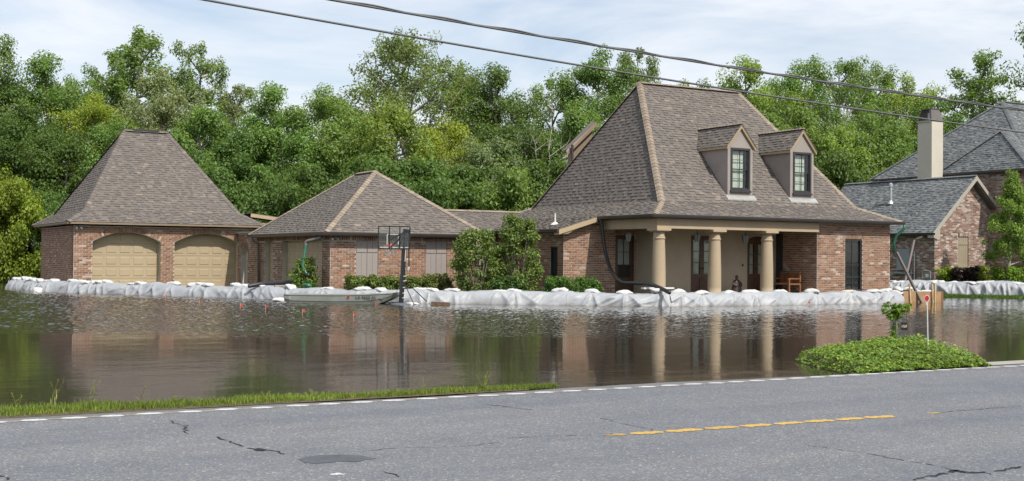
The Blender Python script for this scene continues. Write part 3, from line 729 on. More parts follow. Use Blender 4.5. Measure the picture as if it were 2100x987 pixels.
# ------------------------------------------------------------------ main house
h = thing('brick_house', (34.0, 38.5, 0), 'large brick house with columned porch, two dormers and a steep brown hip roof', 'house')
ms = Masonry(h, M['brick'])
fw = front(26.05, 41.0)                                        # brick front of the left side room, running on behind the porch
rake = lambda t: min(3.2, 2.78+max(0, t+.1)*.29)
do = [Op(2.49, 3.46, .35, 2.70, soldier=.22)]
backing(ms.mb, fw, 0, 3.7, 0, 3.2, do, top=rake); ms.face(fw, .02, 3.7, .02, 3.2, do, top=rake); ms.soldier(fw, 2.4, 3.55, 2.71, 2.92)
lw = left(26.05, 46.6); backing(ms.mb, lw, 0, 5.4, 0, 2.75, [Op(4.55, 5.15, .9, 2.2)]); ms.face(lw, 0, 5.59, .02, 2.73, [Op(4.55, 5.15, .9, 2.2)], phase=.05)
wn = MB().fbox(lw, 4.55, 5.15, .9, 2.2, -.16, -.12).build('window', M['black'], h); m_ = MB(); frame4(m_, lw, 4.55, 5.15, .9, 2.2, .05, -.12, -.05); m_.build('frame', M['dark'], wn)
fb = front(36.09, 37.3)                                        # right-hand block
wo = [Op(1.58, 2.58, .45, 2.64, soldier=.22)]
backing(ms.mb, fb, 0, 4.22, 0, 3.3, wo); ms.face(fb, 0.02, 4.22, .02, 3.28, wo); ms.soldier(fb, 1.54, 2.62, 2.645, 2.86)
lb = left(36.09, 39.75); backing(ms.mb, lb, 0, 2.25, 0, 3.3); ms.face(lb, 0, 2.44, .02, 3.28, phase=.08)
ms.mb.box(40.11, 37.5, 0, 40.31, 49.0, 3.3).box(28.0, 48.8, 0, 40.11, 49.0, 3.3).box(27.8, 46.6, 0, 28.0, 49.0, 3.3)
ms.finish()
# stucco porch walls
sf = front(29.6, 39.75); d1 = Op(1.85, 3.13, .35, 2.71); d2 = Op(4.87, 5.95, .35, 2.56, .17)
m_ = MB(); backing(m_, sf, 0, 6.49, .3, 3.27, [d1, d2], th=.22); m_.box(29.6, 39.97, .3, 29.82, 41.0, 3.27); m_.build('porch_wall', M['stucco_wall'], h)
MB().box(27.7, 37.1, .0, 36.09, 41.0, .35).build('porch_floor', M['concrete'], h)
MB().box(27.8, 37.2, 3.27, 36.09, 41.0, 3.31).build('porch_ceiling', M['stucco'], h)
m_ = MB().box(27.76, 37.12, 2.89, 36.02, 37.50, 3.27).box(27.76, 37.50, 2.89, 28.14, 40.98, 3.27); m_.build('porch_beam', M['stucco'], h)
for x in (27.99, 30.69, 33.37):
    c = (x, 37.31, 0); cl = MB().lathe((x, 37.31, .35), [(.30, 0), (.30, .08), (.262, .10), (.262, .3), (.258, .9), (.238, 1.7), (.218, 2.2), (.218, 2.46)], 28).build('column', M['stucco'], h, True)
    MB().lathe((x, 37.31, .35), [(.225, 2.13), (.245, 2.145), (.25, 2.165), (.245, 2.185), (.225, 2.20)], 28).build('neck_ring', M['stucco'], cl)
    MB().box(x-.33, 36.98, 2.80, x+.33, 37.64, 2.888).box(x-.27, 37.04, 2.76, x+.27, 37.58, 2.798).build('capital', M['stucco'], cl)
def wood_door(fr, o, leaves, rows, cols, gz0, name='french_door', back='curtain', rise=0.0):
    dr = MB(); frame4(dr, fr, o.s0, o.s1, o.z0, o.z1+rise, .07, -.14, -.03); dr = dr.build(name, M['wood'], h)
    a, b = o.s0+.07, o.s1-.07; lw_ = (b-a)/leaves; zt = o.z1-.07
    for k in range(leaves):
        s0, s1 = a+k*lw_+.006, a+(k+1)*lw_-.006; st = .095
        m = MB(); m.fbox(fr, s0, s0+st, o.z0+.02, zt+rise, -.11, -.06); m.fbox(fr, s1-st, s1, o.z0+.02, zt+rise, -.11, -.06); m.fbox(fr, s0+st, s1-st, zt-.11, zt+rise, -.11, -.06)
        m.fbox(fr, s0+st, s1-st, gz0-.12, gz0, -.11, -.06); m.fbox(fr, s0+st, s1-st, o.z0+.02, o.z0+.18, -.11, -.06); m.fbox(fr, s0+st, s1-st, o.z0+.18, gz0-.12, -.10, -.085)
        lf_ = m.build('door_leaf', M['wood'], dr)
        pane_grid(fr, dr, s0+st, s1-st, gz0, zt-.11, cols, rows, -.085, M['wood'], .022)
        if back == 'curtain':
            c = MB(); n = 26
            for i in range(n):
                t0 = s0+st+(s1-s0-2*st)*i/n; t1 = s0+st+(s1-s0-2*st)*(i+1)/n; q0 = .018*math.sin(i*1.7); q1 = .018*math.sin((i+1)*1.7)
                c.poly([fr.P(t0, gz0, -.16+q0), fr.P(t1, gz0, -.16+q1), fr.P(t1, zt-.05, -.16+q1), fr.P(t0, zt-.05, -.16+q0)])
            c.build('curtain', M['curtain'], dr)
        else: MB().fbox(fr, s0+st, s1-st, gz0+.52, zt, -.135, -.13).build('blind', M['blind'], dr)
        MB().tube([fr.P(s1-.05 if k == 0 else s0+.05, 1.35, -.06), fr.P(s1-.05 if k == 0 else s0+.05, 1.35, -.0)], .022, 8).build('door_knob', M['bronze'], dr)
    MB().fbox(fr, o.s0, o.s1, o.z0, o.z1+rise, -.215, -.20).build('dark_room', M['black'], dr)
wood_door(sf, d1, 2, 3, 1, 1.12); wood_door(sf, d2, 2, 3, 1, 1.12, rise=.17); wood_door(fw, do[0], 1, 3, 2, .95, 'glazed_door', 'blind')
# louvred shutter in the inner corner
lv = MB().fbox(lb, .02, .42, .35, 2.85, .012, .03).build('louvred_shutter', M['dark'], h)
for i in range(34): MB().fbox(lb, .05, .39, .42+i*.07, .47+i*.07, .03, .05).build('slat', M['dark'], lv)
# tall window of the right block
o = wo[0]; wn = MB(); frame4(wn, fb, o.s0, o.s1, o.z0, o.z1, .07, -.14, -.03); wn = wn.build('window', M['dark'], h)
pane_grid(fb, wn, o.s0+.07, o.s1-.07, o.z0+.07, o.z1-.07, 2, 4, -.10, M['dark'], .03)
m_ = MB()
for i in range(40): m_.fbox(fb, o.s0+.08, o.s1-.08, o.z0+.08+i*.052, o.z0+.095+i*.052, -.165, -.13)
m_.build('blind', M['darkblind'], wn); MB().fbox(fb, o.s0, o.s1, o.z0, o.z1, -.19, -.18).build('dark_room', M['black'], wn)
MB().fbox(fb, o.s0-.05, o.s1+.05, o.z0-.07, o.z0-.003, -.1, .06).build('sill', M['dark'], wn)
# roof
rf = Roof(h, M['shingle'], M['cap'], 4)
hip_roof(rf, 27.5, 36.95, 40.65, 49.4, 3.40, (31.3, 43.2, 9.40), (36.85, 43.2, 9.40), (1.34, .60))
rf.face([(27.5, 40.65, 3.40), (27.5, 47.0, 3.40), (25.62, 47.0, 2.86), (25.62, 40.65, 2.86)])
rf.face([(23.0, 46.1, 2.80), (29.6, 46.1, 2.80), (29.6, 48.3, 3.80), (23.0, 48.3, 3.80)]); rf.face([(22.6, 48.3, 3.80), (29.6, 48.3, 3.80), (29.6, 50.5, 2.80), (22.6, 50.5, 2.80)], tabs=False); rf.hip((22.8, 48.3, 3.80), (28.2, 48.3, 3.80))
MB().box(23.8, 46.4, 0, 26.0, 46.6, 2.75).build('connector_wall', M['mortar'], h)
# dormers: their own little roofs join the shingle work of the main roof
def dormer(xc):
    y0, hw, zb, ze, za = 38.56, .66, 4.24, 6.46, 7.26
    dm = MB(); fr = front(xc-hw, y0); oo = Op(.17, 1.15, 4.58, 6.28)
    backing(dm, fr, 0, 2*hw, zb, ze, [oo], th=.10)
    dm.hexa([(xc-hw,y0,ze),(xc+hw,y0,ze),(xc+hw,y0+.1,ze),(xc-hw,y0+.1,ze),(xc-.01,y0,za-.02),(xc+.01,y0,za-.02),(xc+.01,y0+.1,za-.02),(xc-.01,y0+.1,za-.02)])
    yb = 38.29+(ze-4)*.909+.15
    for s in (-1, 1): dm.hexa([(xc+s*hw,y0+.1,zb),(xc+s*(hw-.1),y0+.1,zb),(xc+s*(hw-.1),yb,ze-.05),(xc+s*hw,yb,ze-.05),(xc+s*hw,y0+.1,ze),(xc+s*(hw-.1),y0+.1,ze),(xc+s*(hw-.1),yb,ze),(xc+s*hw,yb,ze)])
    d = dm.build('dormer', M['dormer'], h)
    yr = 38.29+(za-4)*.909+.1
    yl = 38.29+(ze-4)*.909
    for s in (-1, 1): rf.face([(xc+s*(hw+.10), y0-.10, ze-.10), (xc+s*(hw+.10), yl, ze-.10), (xc, yr, za+.02), (xc, y0-.10, za+.02)])
    rf.hip((xc, y0-.12, za+.02), (xc, yr, za+.02), .10)
    for s in (-1, 1):
        MB().hexa([(xc,y0-.09,za-.15),(xc+s*(hw+.09),y0-.09,ze-.235),(xc+s*(hw+.09),y0+.0,ze-.235),(xc,y0+.0,za-.15),(xc,y0-.09,za+.0),(xc+s*(hw+.09),y0-.09,ze-.10),(xc+s*(hw+.09),y0+.0,ze-.10),(xc,y0+.0,za+.0)]).build('rake_board', M['trim'], d)
        MB().box(xc+s*(hw+.05)-.045, y0+.002, ze-.21, xc+s*(hw+.05)+.045, yl-.05, ze-.11).build('eave_board', M['trim'], d)
    wf = MB(); frame4(wf, fr, oo.s0-.02, oo.s1+.02, oo.z0-.02, oo.z1+.02, .085, -.06, .035); wf = wf.build('window', M['dark'], d)
    zm = (oo.z0+oo.z1)/2
    sm = MB(); frame4(sm, fr, oo.s0+.06, oo.s1-.06, zm-.02, oo.z1-.06, .04, -.05, -.01); frame4(sm, fr, oo.s0+.06, oo.s1-.06, oo.z0+.06, zm+.02, .04, -.075, -.035); sm.build('sash', M['dark'], wf)
    pane_grid(fr, wf, oo.s0+.1, oo.s1-.1, zm+.02, oo.z1-.1, 2, 2, -.03, M['dark'], .02); pane_grid(fr, wf, oo.s0+.1, oo.s1-.1, oo.z0+.1, zm-.02, 2, 2, -.055, M['dark'], .02)
    MB().fbox(fr, oo.s0+.07, oo.s1-.24, oo.z0+.06, oo.z1-.06, -.150, -.133).build('blind', M['curtain'], wf)
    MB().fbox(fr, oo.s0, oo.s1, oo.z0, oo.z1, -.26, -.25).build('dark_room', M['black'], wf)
    MB().fbox(fr, oo.s0-.05, oo.s1+.05, oo.z0-.10, oo.z0-.022, -.02, .08).build('sill', M['dark'], wf)
    MB().hexa([(xc-hw-.1,y0-.16,zb-.10),(xc+hw+.12,y0-.16,zb-.10),(xc+hw+.12,y0+.02,zb+.09),(xc-hw-.1,y0+.02,zb+.09),(xc-hw-.1,y0-.16,zb-.05),(xc+hw+.12,y0-.16,zb-.05),(xc+hw+.12,y0+.02,zb+.13),(xc-hw-.1,y0+.02,zb+.13)]).build('flashing', M['flash'], d)
dormer(33.03); dormer(36.42)
rf.finish()
eaves(h, 27.5, 36.95, 40.65, 49.4, 3.40, .35, M['fascia'], None, fh=.10, skip=('L',))
gutter_run(h, ((27.39, 36.895), (40.76, 36.895)), 3.41, M['gutter']); gutter_run(h, ((27.445, 36.96), (27.445, 40.64)), 3.41, M['gutter'])
gutter_run(h, ((25.57, 40.66), (25.57, 46.2)), 2.87, M['gutter'])
MB().box(27.5, 36.97, 3.30, 27.52, 40.9, 3.40).build('fascia', M['fascia'], h)
MB().hexa([(25.60,40.63,2.66),(27.42,40.63,3.20),(27.42,40.68,3.20),(25.60,40.68,2.66),(25.60,40.63,2.85),(27.42,40.63,3.385),(27.42,40.68,3.385),(25.60,40.68,2.85)]).build('rake_board', M['trim'], h)
MB().hexa([(25.60,40.68,2.64),(26.05,40.68,2.70),(26.05,41.0,2.70),(25.60,41.0,2.64),(25.60,40.68,2.84),(27.4,40.68,3.32),(27.4,41.0,3.32),(25.60,41.0,2.84)]).build('eave_return', M['trim'], h)
# rear dormer roof showing past the left hip
MB().hexa([(29.62,46.42,6.58),(31.2,46.42,7.92),(31.2,46.9,7.92),(29.62,46.9,6.58),(29.62,46.42,6.66),(31.2,46.42,8.0),(31.2,46.9,8.0),(29.62,46.9,6.58)]).build('rear_dormer_roof', M['shingle'], h)
MB().hexa([(29.58,46.36,6.34),(31.2,46.36,7.79),(31.2,46.42,7.79),(29.58,46.42,6.34),(29.58,46.36,6.50),(31.2,46.36,7.96),(31.2,46.42,7.96),(29.58,46.42,6.58)]).build('rear_rake_board', M['fascia'], h)
MB().hexa([(29.95,46.6,5.0),(31.1,46.6,5.0),(31.1,46.85,5.0),(29.95,46.85,5.0),(29.95,46.6,6.80),(31.1,46.6,7.70),(31.1,46.85,7.92),(29.95,46.85,6.80)]).build('rear_dormer', M['fascia'], h)
MB().tube([(29.80, 46.25, 5.6), (29.80, 46.25, 6.85)], .06, 8).build('vent_pipe', M['dark'], h)
MB().tube([(26.45, 42.3, 3.0), (26.45, 42.3, 3.55)], .035, 8).lathe((26.45, 42.3, 3.08), [(.20, 0), (.16, .05), (.05, .12), (.05, .14)], 10).build('vent_pipe', M['white'], h)
# hanging lanterns
for (x, y) in ((28.62, 40.2), (30.86, 38.6), (33.37, 38.6)):
    lt = MB().tube([(x, y, 3.27), (x, y, 2.80)], .012, 6).build('lantern', M['dark'], h)
    MB().lathe((x, y, 2.42), [(.07, 0), (.10, .02), (.155, .30), (.03, .38)], 6).build('lantern_glass', M['greybox'], lt)
    m_ = MB()
    for k in range(6):
        a = k*math.pi/3; m_.bar((x+.09*math.cos(a), y+.09*math.sin(a), 2.42), (x+.162*math.cos(a), y+.162*math.sin(a), 2.73), .016)
    m_.build('lantern_cage', M['dark'], lt)
MB().box(34.18, 39.72, 1.45, 34.24, 39.75, 1.55).build('door_bell', M['bronze'], h)
# right downspout: green elbow
MB().tube([(40.72, 36.85, 3.28), (40.70, 36.90, 3.1), (40.50, 37.12, 2.8), (40.44, 37.18, 2.55), (40.44, 37.18, 2.05)], .06, 8).build('downspout', M['greenpipe'], h, True)

# ------------------------------------------------------------------ neighbour's house
h = thing('neighbour_house', (54.0, 46.0, 0), 'two-storey brick house with grey shingle roofs and a cream chimney', 'house')
PH, PL = .088, .25
ms = Masonry(h, M['brick2']); f = front(52.0, 45.0); lf = left(52.0, 54.0)
gt = lambda t: max(0.1, min(3.15+(t+.1)*.95, 6.2-abs(t-2.82)*1.06))
so2 = [Op(1.79, 2.65, 1.25, 3.10, soldier=.2)]
backing(ms.mb, f, 0, 4.4, 0, 3.2, so2, top=gt); ms.face(f, .02, 4.4, .02, 6.2, so2, top=gt); ms.soldier(f, 1.7, 2.74, 3.105, 3.30)
backing(ms.mb, lf, 0, 8.8, 0, 3.15); ms.face(lf, .5, 9.0, .02, 3.12)
bl = left(56.4, 48.2); backing(ms.mb, bl, 0, 5.8, 0, 6.62, [Op(4.95, 5.65, 3.75, 5.3)]); ms.face(bl, 0, 5.8, .02, 6.6, [Op(4.95, 5.65, 3.75, 5.3)])
backing(ms.mb, front(56.6, 42.4), 0, 9.4, 0, 6.62); ms.face(front(56.4, 42.4), .02, 9.6, .02, 6.6); ms.mb.box(65.8, 42.6, 0, 66, 52, 6.6).box(52.2, 53.8, 0, 56.4, 54.0, 3.15).box(56.4, 48.2, 0, 56.6, 53, 6.6); ms.finish()
wn = MB().fbox(bl, 4.95, 5.65, 3.75, 5.3, -.15, -.11).build('window', M['black'], h); MB().fbox(bl, 4.85, 5.75, 3.62, 3.748, -.1, .05).build('sill', M['concrete'], wn); m_ = MB(); frame4(m_, bl, 4.95, 5.65, 3.75, 5.3, .06, -.11, -.04); m_.build('frame', M['dark'], wn)
MB().fbox(f, 1.79, 2.65, 1.25, 3.10, -.16, -.10).build('window_back', M['dark'], h)
sh = board_shutter(h, f, 1.80, 2.64, 1.26, 3.09, M['shutter_tan'], 5, d=-.06)
rf = Roof(h, M['shingle_grey'], M['capgrey'], 6)
rf.face([(51.5, 44.6, 3.24), (51.5, 54.2, 3.24), (54.79, 54.2, 6.40), (54.79, 44.6, 6.40)])
rf.face([(54.79, 44.6, 6.40), (54.79, 50.0, 6.40), (56.39, 50.0, 4.85), (56.39, 44.6, 4.85)]); rf.hip((54.79, 44.6, 6.40), (54.79, 54.2, 6.40))
hip_roof(rf, 55.98, 41.99, 68.0, 48.4, 6.74, (57.65, 45.2, 9.12), (66.3, 45.2, 9.12))
hip_roof(rf, 56.3, 42.2, 72.0, 53.7, 6.72, (60.6, 47.5, 11.15), (67.5, 47.5, 11.15))
rf.finish()
MB().box(56.0, 42.0, 6.62, 56.35, 53.5, 6.66).box(51.55, 44.7, 3.1, 51.98, 54.1, 3.13).build('soffit', M['spout'], h)
gutter_run(h, ((51.45, 44.55), (51.45, 54.0)), 3.25, M['gutter']); gutter_run(h, ((55.92, 41.95), (55.92, 48.4)), 6.74, M['gutter'])
MB().box(55.96, 48.36, 6.60, 56.38, 48.42, 6.76).build('fascia', M['creamtrim'], h)
for (a, b_) in (((51.42, 3.04), (54.79, 6.27)), ((56.35, 4.76), (54.79, 6.27))):
    MB().hexa([(a[0],44.55,a[1]-.02),(b_[0],44.55,b_[1]-.12),(b_[0],44.62,b_[1]-.12),(a[0],44.62,a[1]-.02),(a[0],44.55,a[1]+.20),(b_[0],44.55,b_[1]+.12),(b_[0],44.62,b_[1]+.12),(a[0],44.62,a[1]+.20)]).build('rake_board', M['creamtrim'], h)
MB().hexa([(51.45,44.62,2.98),(51.98,44.62,2.98),(51.98,44.99,2.98),(51.45,44.99,2.98),(51.45,44.62,3.2),(51.98,44.62,3.60),(51.98,44.99,3.60),(51.45,44.99,3.2)]).build('eave_return', M['creamtrim'], h)
MB().hexa([(54.79,44.62,6.05),(56.39,44.62,4.60),(56.39,45.0,4.60),(54.79,45.0,6.05),(54.79,44.62,6.12),(56.39,44.62,4.67),(56.39,45.0,4.67),(54.79,45.0,6.12)]).build('rake_soffit', M['spout'], h)
chm = MB().box(54.95, 47.79, 4.5, 55.87, 48.80, 9.66).build('chimney', M['cream'], h)
m_ = MB().box(54.90, 47.90, 9.66, 55.92, 48.85, 9.74); m_.build('chimney_crown', M['creamtrim'], chm)
m_ = MB(); z0, z1 = 9.74, 10.40
cx_, cy_ = 55.41, 48.375
m_.hexa([(54.93,47.93,z0),(55.89,47.93,z0),(55.89,47.79,z0),(54.93,47.79,z0),(55.08,48.10,z1),(55.74,48.10,z1),(55.74,47.96,z1),(55.08,47.96,z1)])
m_.hexa([(54.93,48.80,z0),(55.89,48.80,z0),(55.89,48.82,z0),(54.93,48.82,z0),(55.08,48.63,z1),(55.74,48.63,z1),(55.74,48.65,z1),(55.08,48.65,z1)])
m_.box(55.06, 47.92, z1, 55.76, 48.67, z1+.04)
for k in range(4): m_.bar((55.02+k*.26, 47.915, z0), (55.13+k*.187, 48.09, z1), .03, .03)
m_.build('chimney_cap', M['spout'], chm)
MB().tube([(55.41, 48.37, 9.7), (55.41, 48.37, 10.2)], .10, 10).build('flue', M['galv'], chm)
MB().tube([(53.35, 49.3, 4.95), (53.35, 49.3, 6.05)], .075, 10).lathe((53.35, 49.3, 4.98), [(.20, 0), (.15, .10), (.09, .2), (.09, .24)], 10).lathe((53.35, 49.3, 5.95), [(.10, 0), (.11, .02), (.11, .18), (.03, .24)], 10).build('vent_pipe', M['galv'], h)
MB().box(52.55, 46.75, 4.26, 52.80, 47.05, 4.42).build('roof_vent', M['galv'], h)
MB().box(51.86, 46.6, 1.25, 51.98, 47.5, 2.42).build('meter_box', M['greybox'], h); MB().box(51.80, 46.3, 1.05, 51.97, 47.9, 1.12).build('meter_shelf', M['greybox'], h)
MB().tube([(51.9, 46.55, 2.25), (51.9, 46.28, 2.25), (51.9, 46.28, .2)], .035, 8).build('conduit', M['galv'], h); MB().tube([(51.9, 46.5, 1.25), (51.9, 46.5, .2)], .03, 8).build('conduit', M['galv'], h)
m_ = MB().tube([(51.8, 45.65, .3), (51.8, 45.65, 1.2), (51.8, 45.45, 1.25), (51.8, 45.1, 1.2), (51.8, 45.1, .8)], .03, 8).lathe((51.8, 45.35, .85), [(.02, 0), (.12, .03), (.12, .18), (.03, .22)], 10); m_.build('gas_meter', M['greybox'], h)
flood_light(h, (51.75, 44.9, 2.95))
PH, PL = .092, .262
BAG_S = [2.10, 3.25, 4.55, 5.70, 6.70, 7.60, 8.30, 8.95, 10.50, 11.00, 11.50, 11.85, 12.30, 12.70, 14.15, 14.65, 15.45, 16.45, 17.65, 18.00, 18.45, 20.00, 20.40, 21.40, 21.75, 23.00, 24.90, 26.45, 27.20, 28.80, 29.20, 30.05, 31.80, 32.35, 34.05, 35.25, 36.45, 37.80, 38.65, 39.65, 40.95, 42.00, 43.55, 45.25, 47.30, 47.55, 48.75, 49.55]
NB_S = [4.45, 4.85, 5.40, 6.10, 6.51, 6.81, 7.56, 8.36, 8.96, 9.31, 9.76, 10.01, 10.46, 10.76]
MAIN_P = [(8.5, 66.5), (8.55, 62), (8.75, 58.6), (10.0, 55.6), (12.4, 52.0), (14.6, 48.2), (15.6, 46.0), (16.5, 44.1), (18.3, 42.0), (19.6, 40.75), (21.6, 39.45), (24.4, 37.4), (26.6, 35.9), (28.6, 35.35), (32.2, 35.3), (35, 35.45), (38.6, 35.5), (39.9, 36.1)]
NB_P = [(46.5, 48.5), (47.3, 45.5), (48.2, 43.2), (49.2, 41.2), (50.6, 39.2), (52.2, 37.4), (54.5, 35.6)]
TREES = [  # X, Y, height, crown width, kind of tree, leaf colour
    (11.0, 93.0, 19.8, 5.2, 'airy', 'mid', 'tall airy green tree at the far left edge'),
    (15.6, 97.2, 18.1, 7.0, 'dense', 'mid', 'tall dense green tree behind the left slope of the garage roof'),
    (12.1, 94.6, 16.0, 6.7, 'dense', 'dark', 'tall dense dark green tree at the far left edge'),
    (18.3, 101.5, 17.2, 5.4, 'dense2', 'mid', 'tall full green tree behind the left slope of the garage roof'),
    (20.4, 100.2, 19.3, 4.7, 'maple', 'mid', 'tall many-headed green tree behind the left slope of the garage roof'),
    (23.7, 100.6, 21.9, 7.5, 'maple', 'mid', 'tall many-headed green tree behind the garage ridge'),
    (27.1, 97.5, 20.4, 5.5, 'maple', 'mid', 'tall many-headed green tree right of the garage roof'),
    (16.6, 86.2, 14.0, 5.0, 'dense2', 'yellow', 'tall full yellow-green tree behind the left slope of the garage roof'),
    (19.9, 80.9, 15.0, 5.3, 'dense', 'pale', 'tall dense pale silvery green tree behind the garage ridge'),
    (29.3, 95.1, 17.1, 5.4, 'airy', 'dull', 'tall airy dull green tree right of the garage roof'),
    (29.1, 84.8, 15.3, 6.3, 'dense', 'mid', "tall dense green tree above the low wing's left slope"),
    (31.2, 81.3, 15.1, 5.5, 'dense2', 'mid', "tall full green tree above the low wing's left slope"),
    (36.0, 85.5, 13.9, 4.8, 'dense', 'mid', "tall dense green tree behind the low wing's ridge"),
    (39.2, 83.6, 20.4, 9.6, 'airy2', 'light', "tall spreading airy light green tree behind the low wing's ridge"),
    (46.3, 89.9, 19.2, 6.5, 'dense2', 'mid', 'tall full green tree between low wing and main house'),
    (43.6, 77.6, 17.0, 6.4, 'dense', 'dark', 'tall dense dark green tree between low wing and main house'),
    (50.0, 80.8, 17.6, 5.3, 'airy', 'mid', "tall airy green tree behind the main roof's left slope"),
    (51.0, 75.6, 18.8, 6.9, 'dense2', 'mid', "tall full green tree behind the main roof's left slope"),
    (58.4, 80.6, 20.9, 5.1, 'airy', 'dull', "tall airy dull green tree behind the main roof's ridge"),
    (60.3, 77.2, 17.1, 4.3, 'dense', 'bright', "tall dense bright green tree behind the main roof's ridge"),
    (61.5, 70.8, 18.2, 6.6, 'dense', 'bright', "tall dense bright green tree behind the main roof's right slope"),
    (69.2, 74.4, 19.2, 5.9, 'dense2', 'mid', "tall full green tree behind the main roof's right slope"),
    (67.4, 67.3, 18.7, 8.5, 'airy2', 'mid', 'tall spreading airy green tree between the dormers and the cream chimney'),
    (73.7, 69.5, 18.6, 5.0, 'dense', 'mid', 'tall dense green tree between the dormers and the cream chimney'),
    (75.2, 67.4, 17.9, 5.4, 'dense2', 'bright', 'tall full bright green tree between the dormers and the cream chimney'),
    (82.6, 67.8, 20.5, 6.8, 'maple', 'mid', 'tall many-headed green tree behind the cream chimney'),
    (89.3, 68.5, 15.9, 5.8, 'dense', 'mid', "tall dense green tree behind the neighbour's roof"),
    (63.2, 77.8, 17.6, 5.1, 'dense2', 'mid', "tall full green tree behind the main roof's ridge"),
    (11.7, 84.5, 11.7, 6.0, 'low', 'dark', 'mid-height dense dark green tree at the far left edge, right of two'),
    (14.1, 81.9, 10.9, 5.3, 'low2', 'dark', 'mid-height rounded dark green tree behind the left slope of the garage roof'),
    (17.7, 82.2, 11.6, 4.8, 'low', 'mid', 'mid-height dense green tree behind the left slope of the garage roof'),
    (21.4, 77.7, 12.5, 5.3, 'low2', 'mid', 'mid-height rounded green tree right of the garage roof'),
    (23.5, 74.2, 10.6, 4.6, 'low', 'dark', 'mid-height dense dark green tree right of the garage roof'),
    (26.5, 73.6, 11.1, 5.2, 'low2', 'mid', "mid-height rounded green tree above the low wing's left slope"),
    (29.5, 73.0, 11.9, 5.6, 'low', 'mid', "mid-height dense green tree behind the low wing's ridge"),
    (31.4, 68.5, 12.7, 5.7, 'low2', 'bright', "mid-height rounded bright green tree behind the low wing's ridge"),
    (35.5, 70.7, 11.8, 4.1, 'low', 'yellow', 'mid-height dense yellow-green tree between low wing and main house'),
    (35.8, 65.9, 10.4, 5.1, 'low2', 'pale2', 'mid-height rounded grey-green tree between low wing and main house'),
    (39.4, 66.1, 11.5, 4.9, 'low', 'dark', "mid-height dense dark green tree behind the main roof's left slope"),
    (43.1, 66.4, 12.7, 5.1, 'low2', 'mid', "mid-height rounded green tree behind the main roof's left slope"),
    (56.6, 62.0, 13.4, 5.6, 'low', 'mid', "mid-height dense green tree behind the main roof's right slope"),
    (57.7, 59.0, 12.0, 5.1, 'low2', 'bright', "mid-height rounded bright green tree behind the main roof's right slope"),
    (64.7, 61.9, 13.1, 5.5, 'low', 'mid', 'mid-height dense green tree between the dormers and the cream chimney'),
    (67.9, 61.3, 13.1, 5.2, 'low2', 'mid', 'mid-height rounded green tree between the dormers and the cream chimney'),
    (74.0, 63.5, 15.2, 5.5, 'low', 'mid', 'mid-height dense green tree behind the cream chimney'),
    (21.0, 69.9, 7.5, 4.3, 'bush', 'dark', 'low bushy dark green tree right of the garage roof'),
    (23.1, 67.5, 7.0, 4.2, 'bush2', 'dark', "low spreading dark green tree above the low wing's left slope"),
    (30.0, 62.4, 7.9, 5.0, 'bush', 'dark', "low bushy dark green tree behind the low wing's ridge"),
    (32.8, 61.9, 7.6, 4.8, 'bush2', 'dark', 'low spreading dark green tree between low wing and main house'),
    (34.5, 59.8, 7.4, 4.4, 'bush', 'mid', 'low bushy green tree between low wing and main house'),
    (56.6, 56.2, 9.4, 4.6, 'bush2', 'dark', 'low spreading dark green tree between the dormers and the cream chimney'),
    (63.8, 60.1, 9.7, 4.4, 'bush', 'mid', 'low bushy green tree between the dormers and the cream chimney'),
    (37.2, 59.4, 8.0, 4.2, 'bush2', 'dark', "low spreading dark green tree behind the main roof's left slope"),
    (25.3, 66.2, 7.6, 4.2, 'bush', 'dark', "low bushy dark green tree above the low wing's left slope"),
    (28.1, 65.7, 8.3, 4.8, 'bush2', 'dark', "low spreading dark green tree behind the low wing's ridge"),
    (9.3, 78.9, 7.5, 4.4, 'bush', 'lime', 'low bushy lime green tree at the far left edge'),
    (11.2, 79.0, 6.9, 3.8, 'bush2', 'lime', 'low spreading lime green tree at the far left edge'),
    (12.9, 79.1, 6.2, 2.7, 'bush', 'dark', 'low bushy dark green tree behind the left slope of the garage roof'),
    (13.0, 98.7, 10.5, 5.9, 'low', 'dark', 'mid-height dense dark green tree at the far left edge, left of two'),
    (19.0, 72.1, 8.0, 3.5, 'bush', 'mid', 'low bushy green tree right of the garage roof'),
    (82.0, 58.9, 23.2, 7.0, 'dense2', 'dark', 'dark tree whose twigs enter the top right corner'),
    (8.0, 97.0, 18.2, 6.7, 'dense2', 'mid', 'tall full green tree just beyond the left edge of the view'),
    (4.5, 94.4, 16.5, 6.7, 'dense', 'mid', 'tall dense green tree just beyond the left edge of the view'),
    (7.3, 84.7, 10.7, 5.5, 'low', 'mid', 'mid-height dense green tree just beyond the left edge of the view'),
    (4.7, 85.0, 10.0, 5.8, 'low2', 'dark', 'mid-height rounded dark green tree just beyond the left edge of the view'),
    (93.3, 61.6, 19.2, 8.0, 'dense', 'mid', 'tall dense green tree just beyond the right edge of the view'),
    (95.5, 58.0, 20.1, 7.8, 'dense2', 'mid', 'tall full green tree just beyond the right edge of the view'),
]
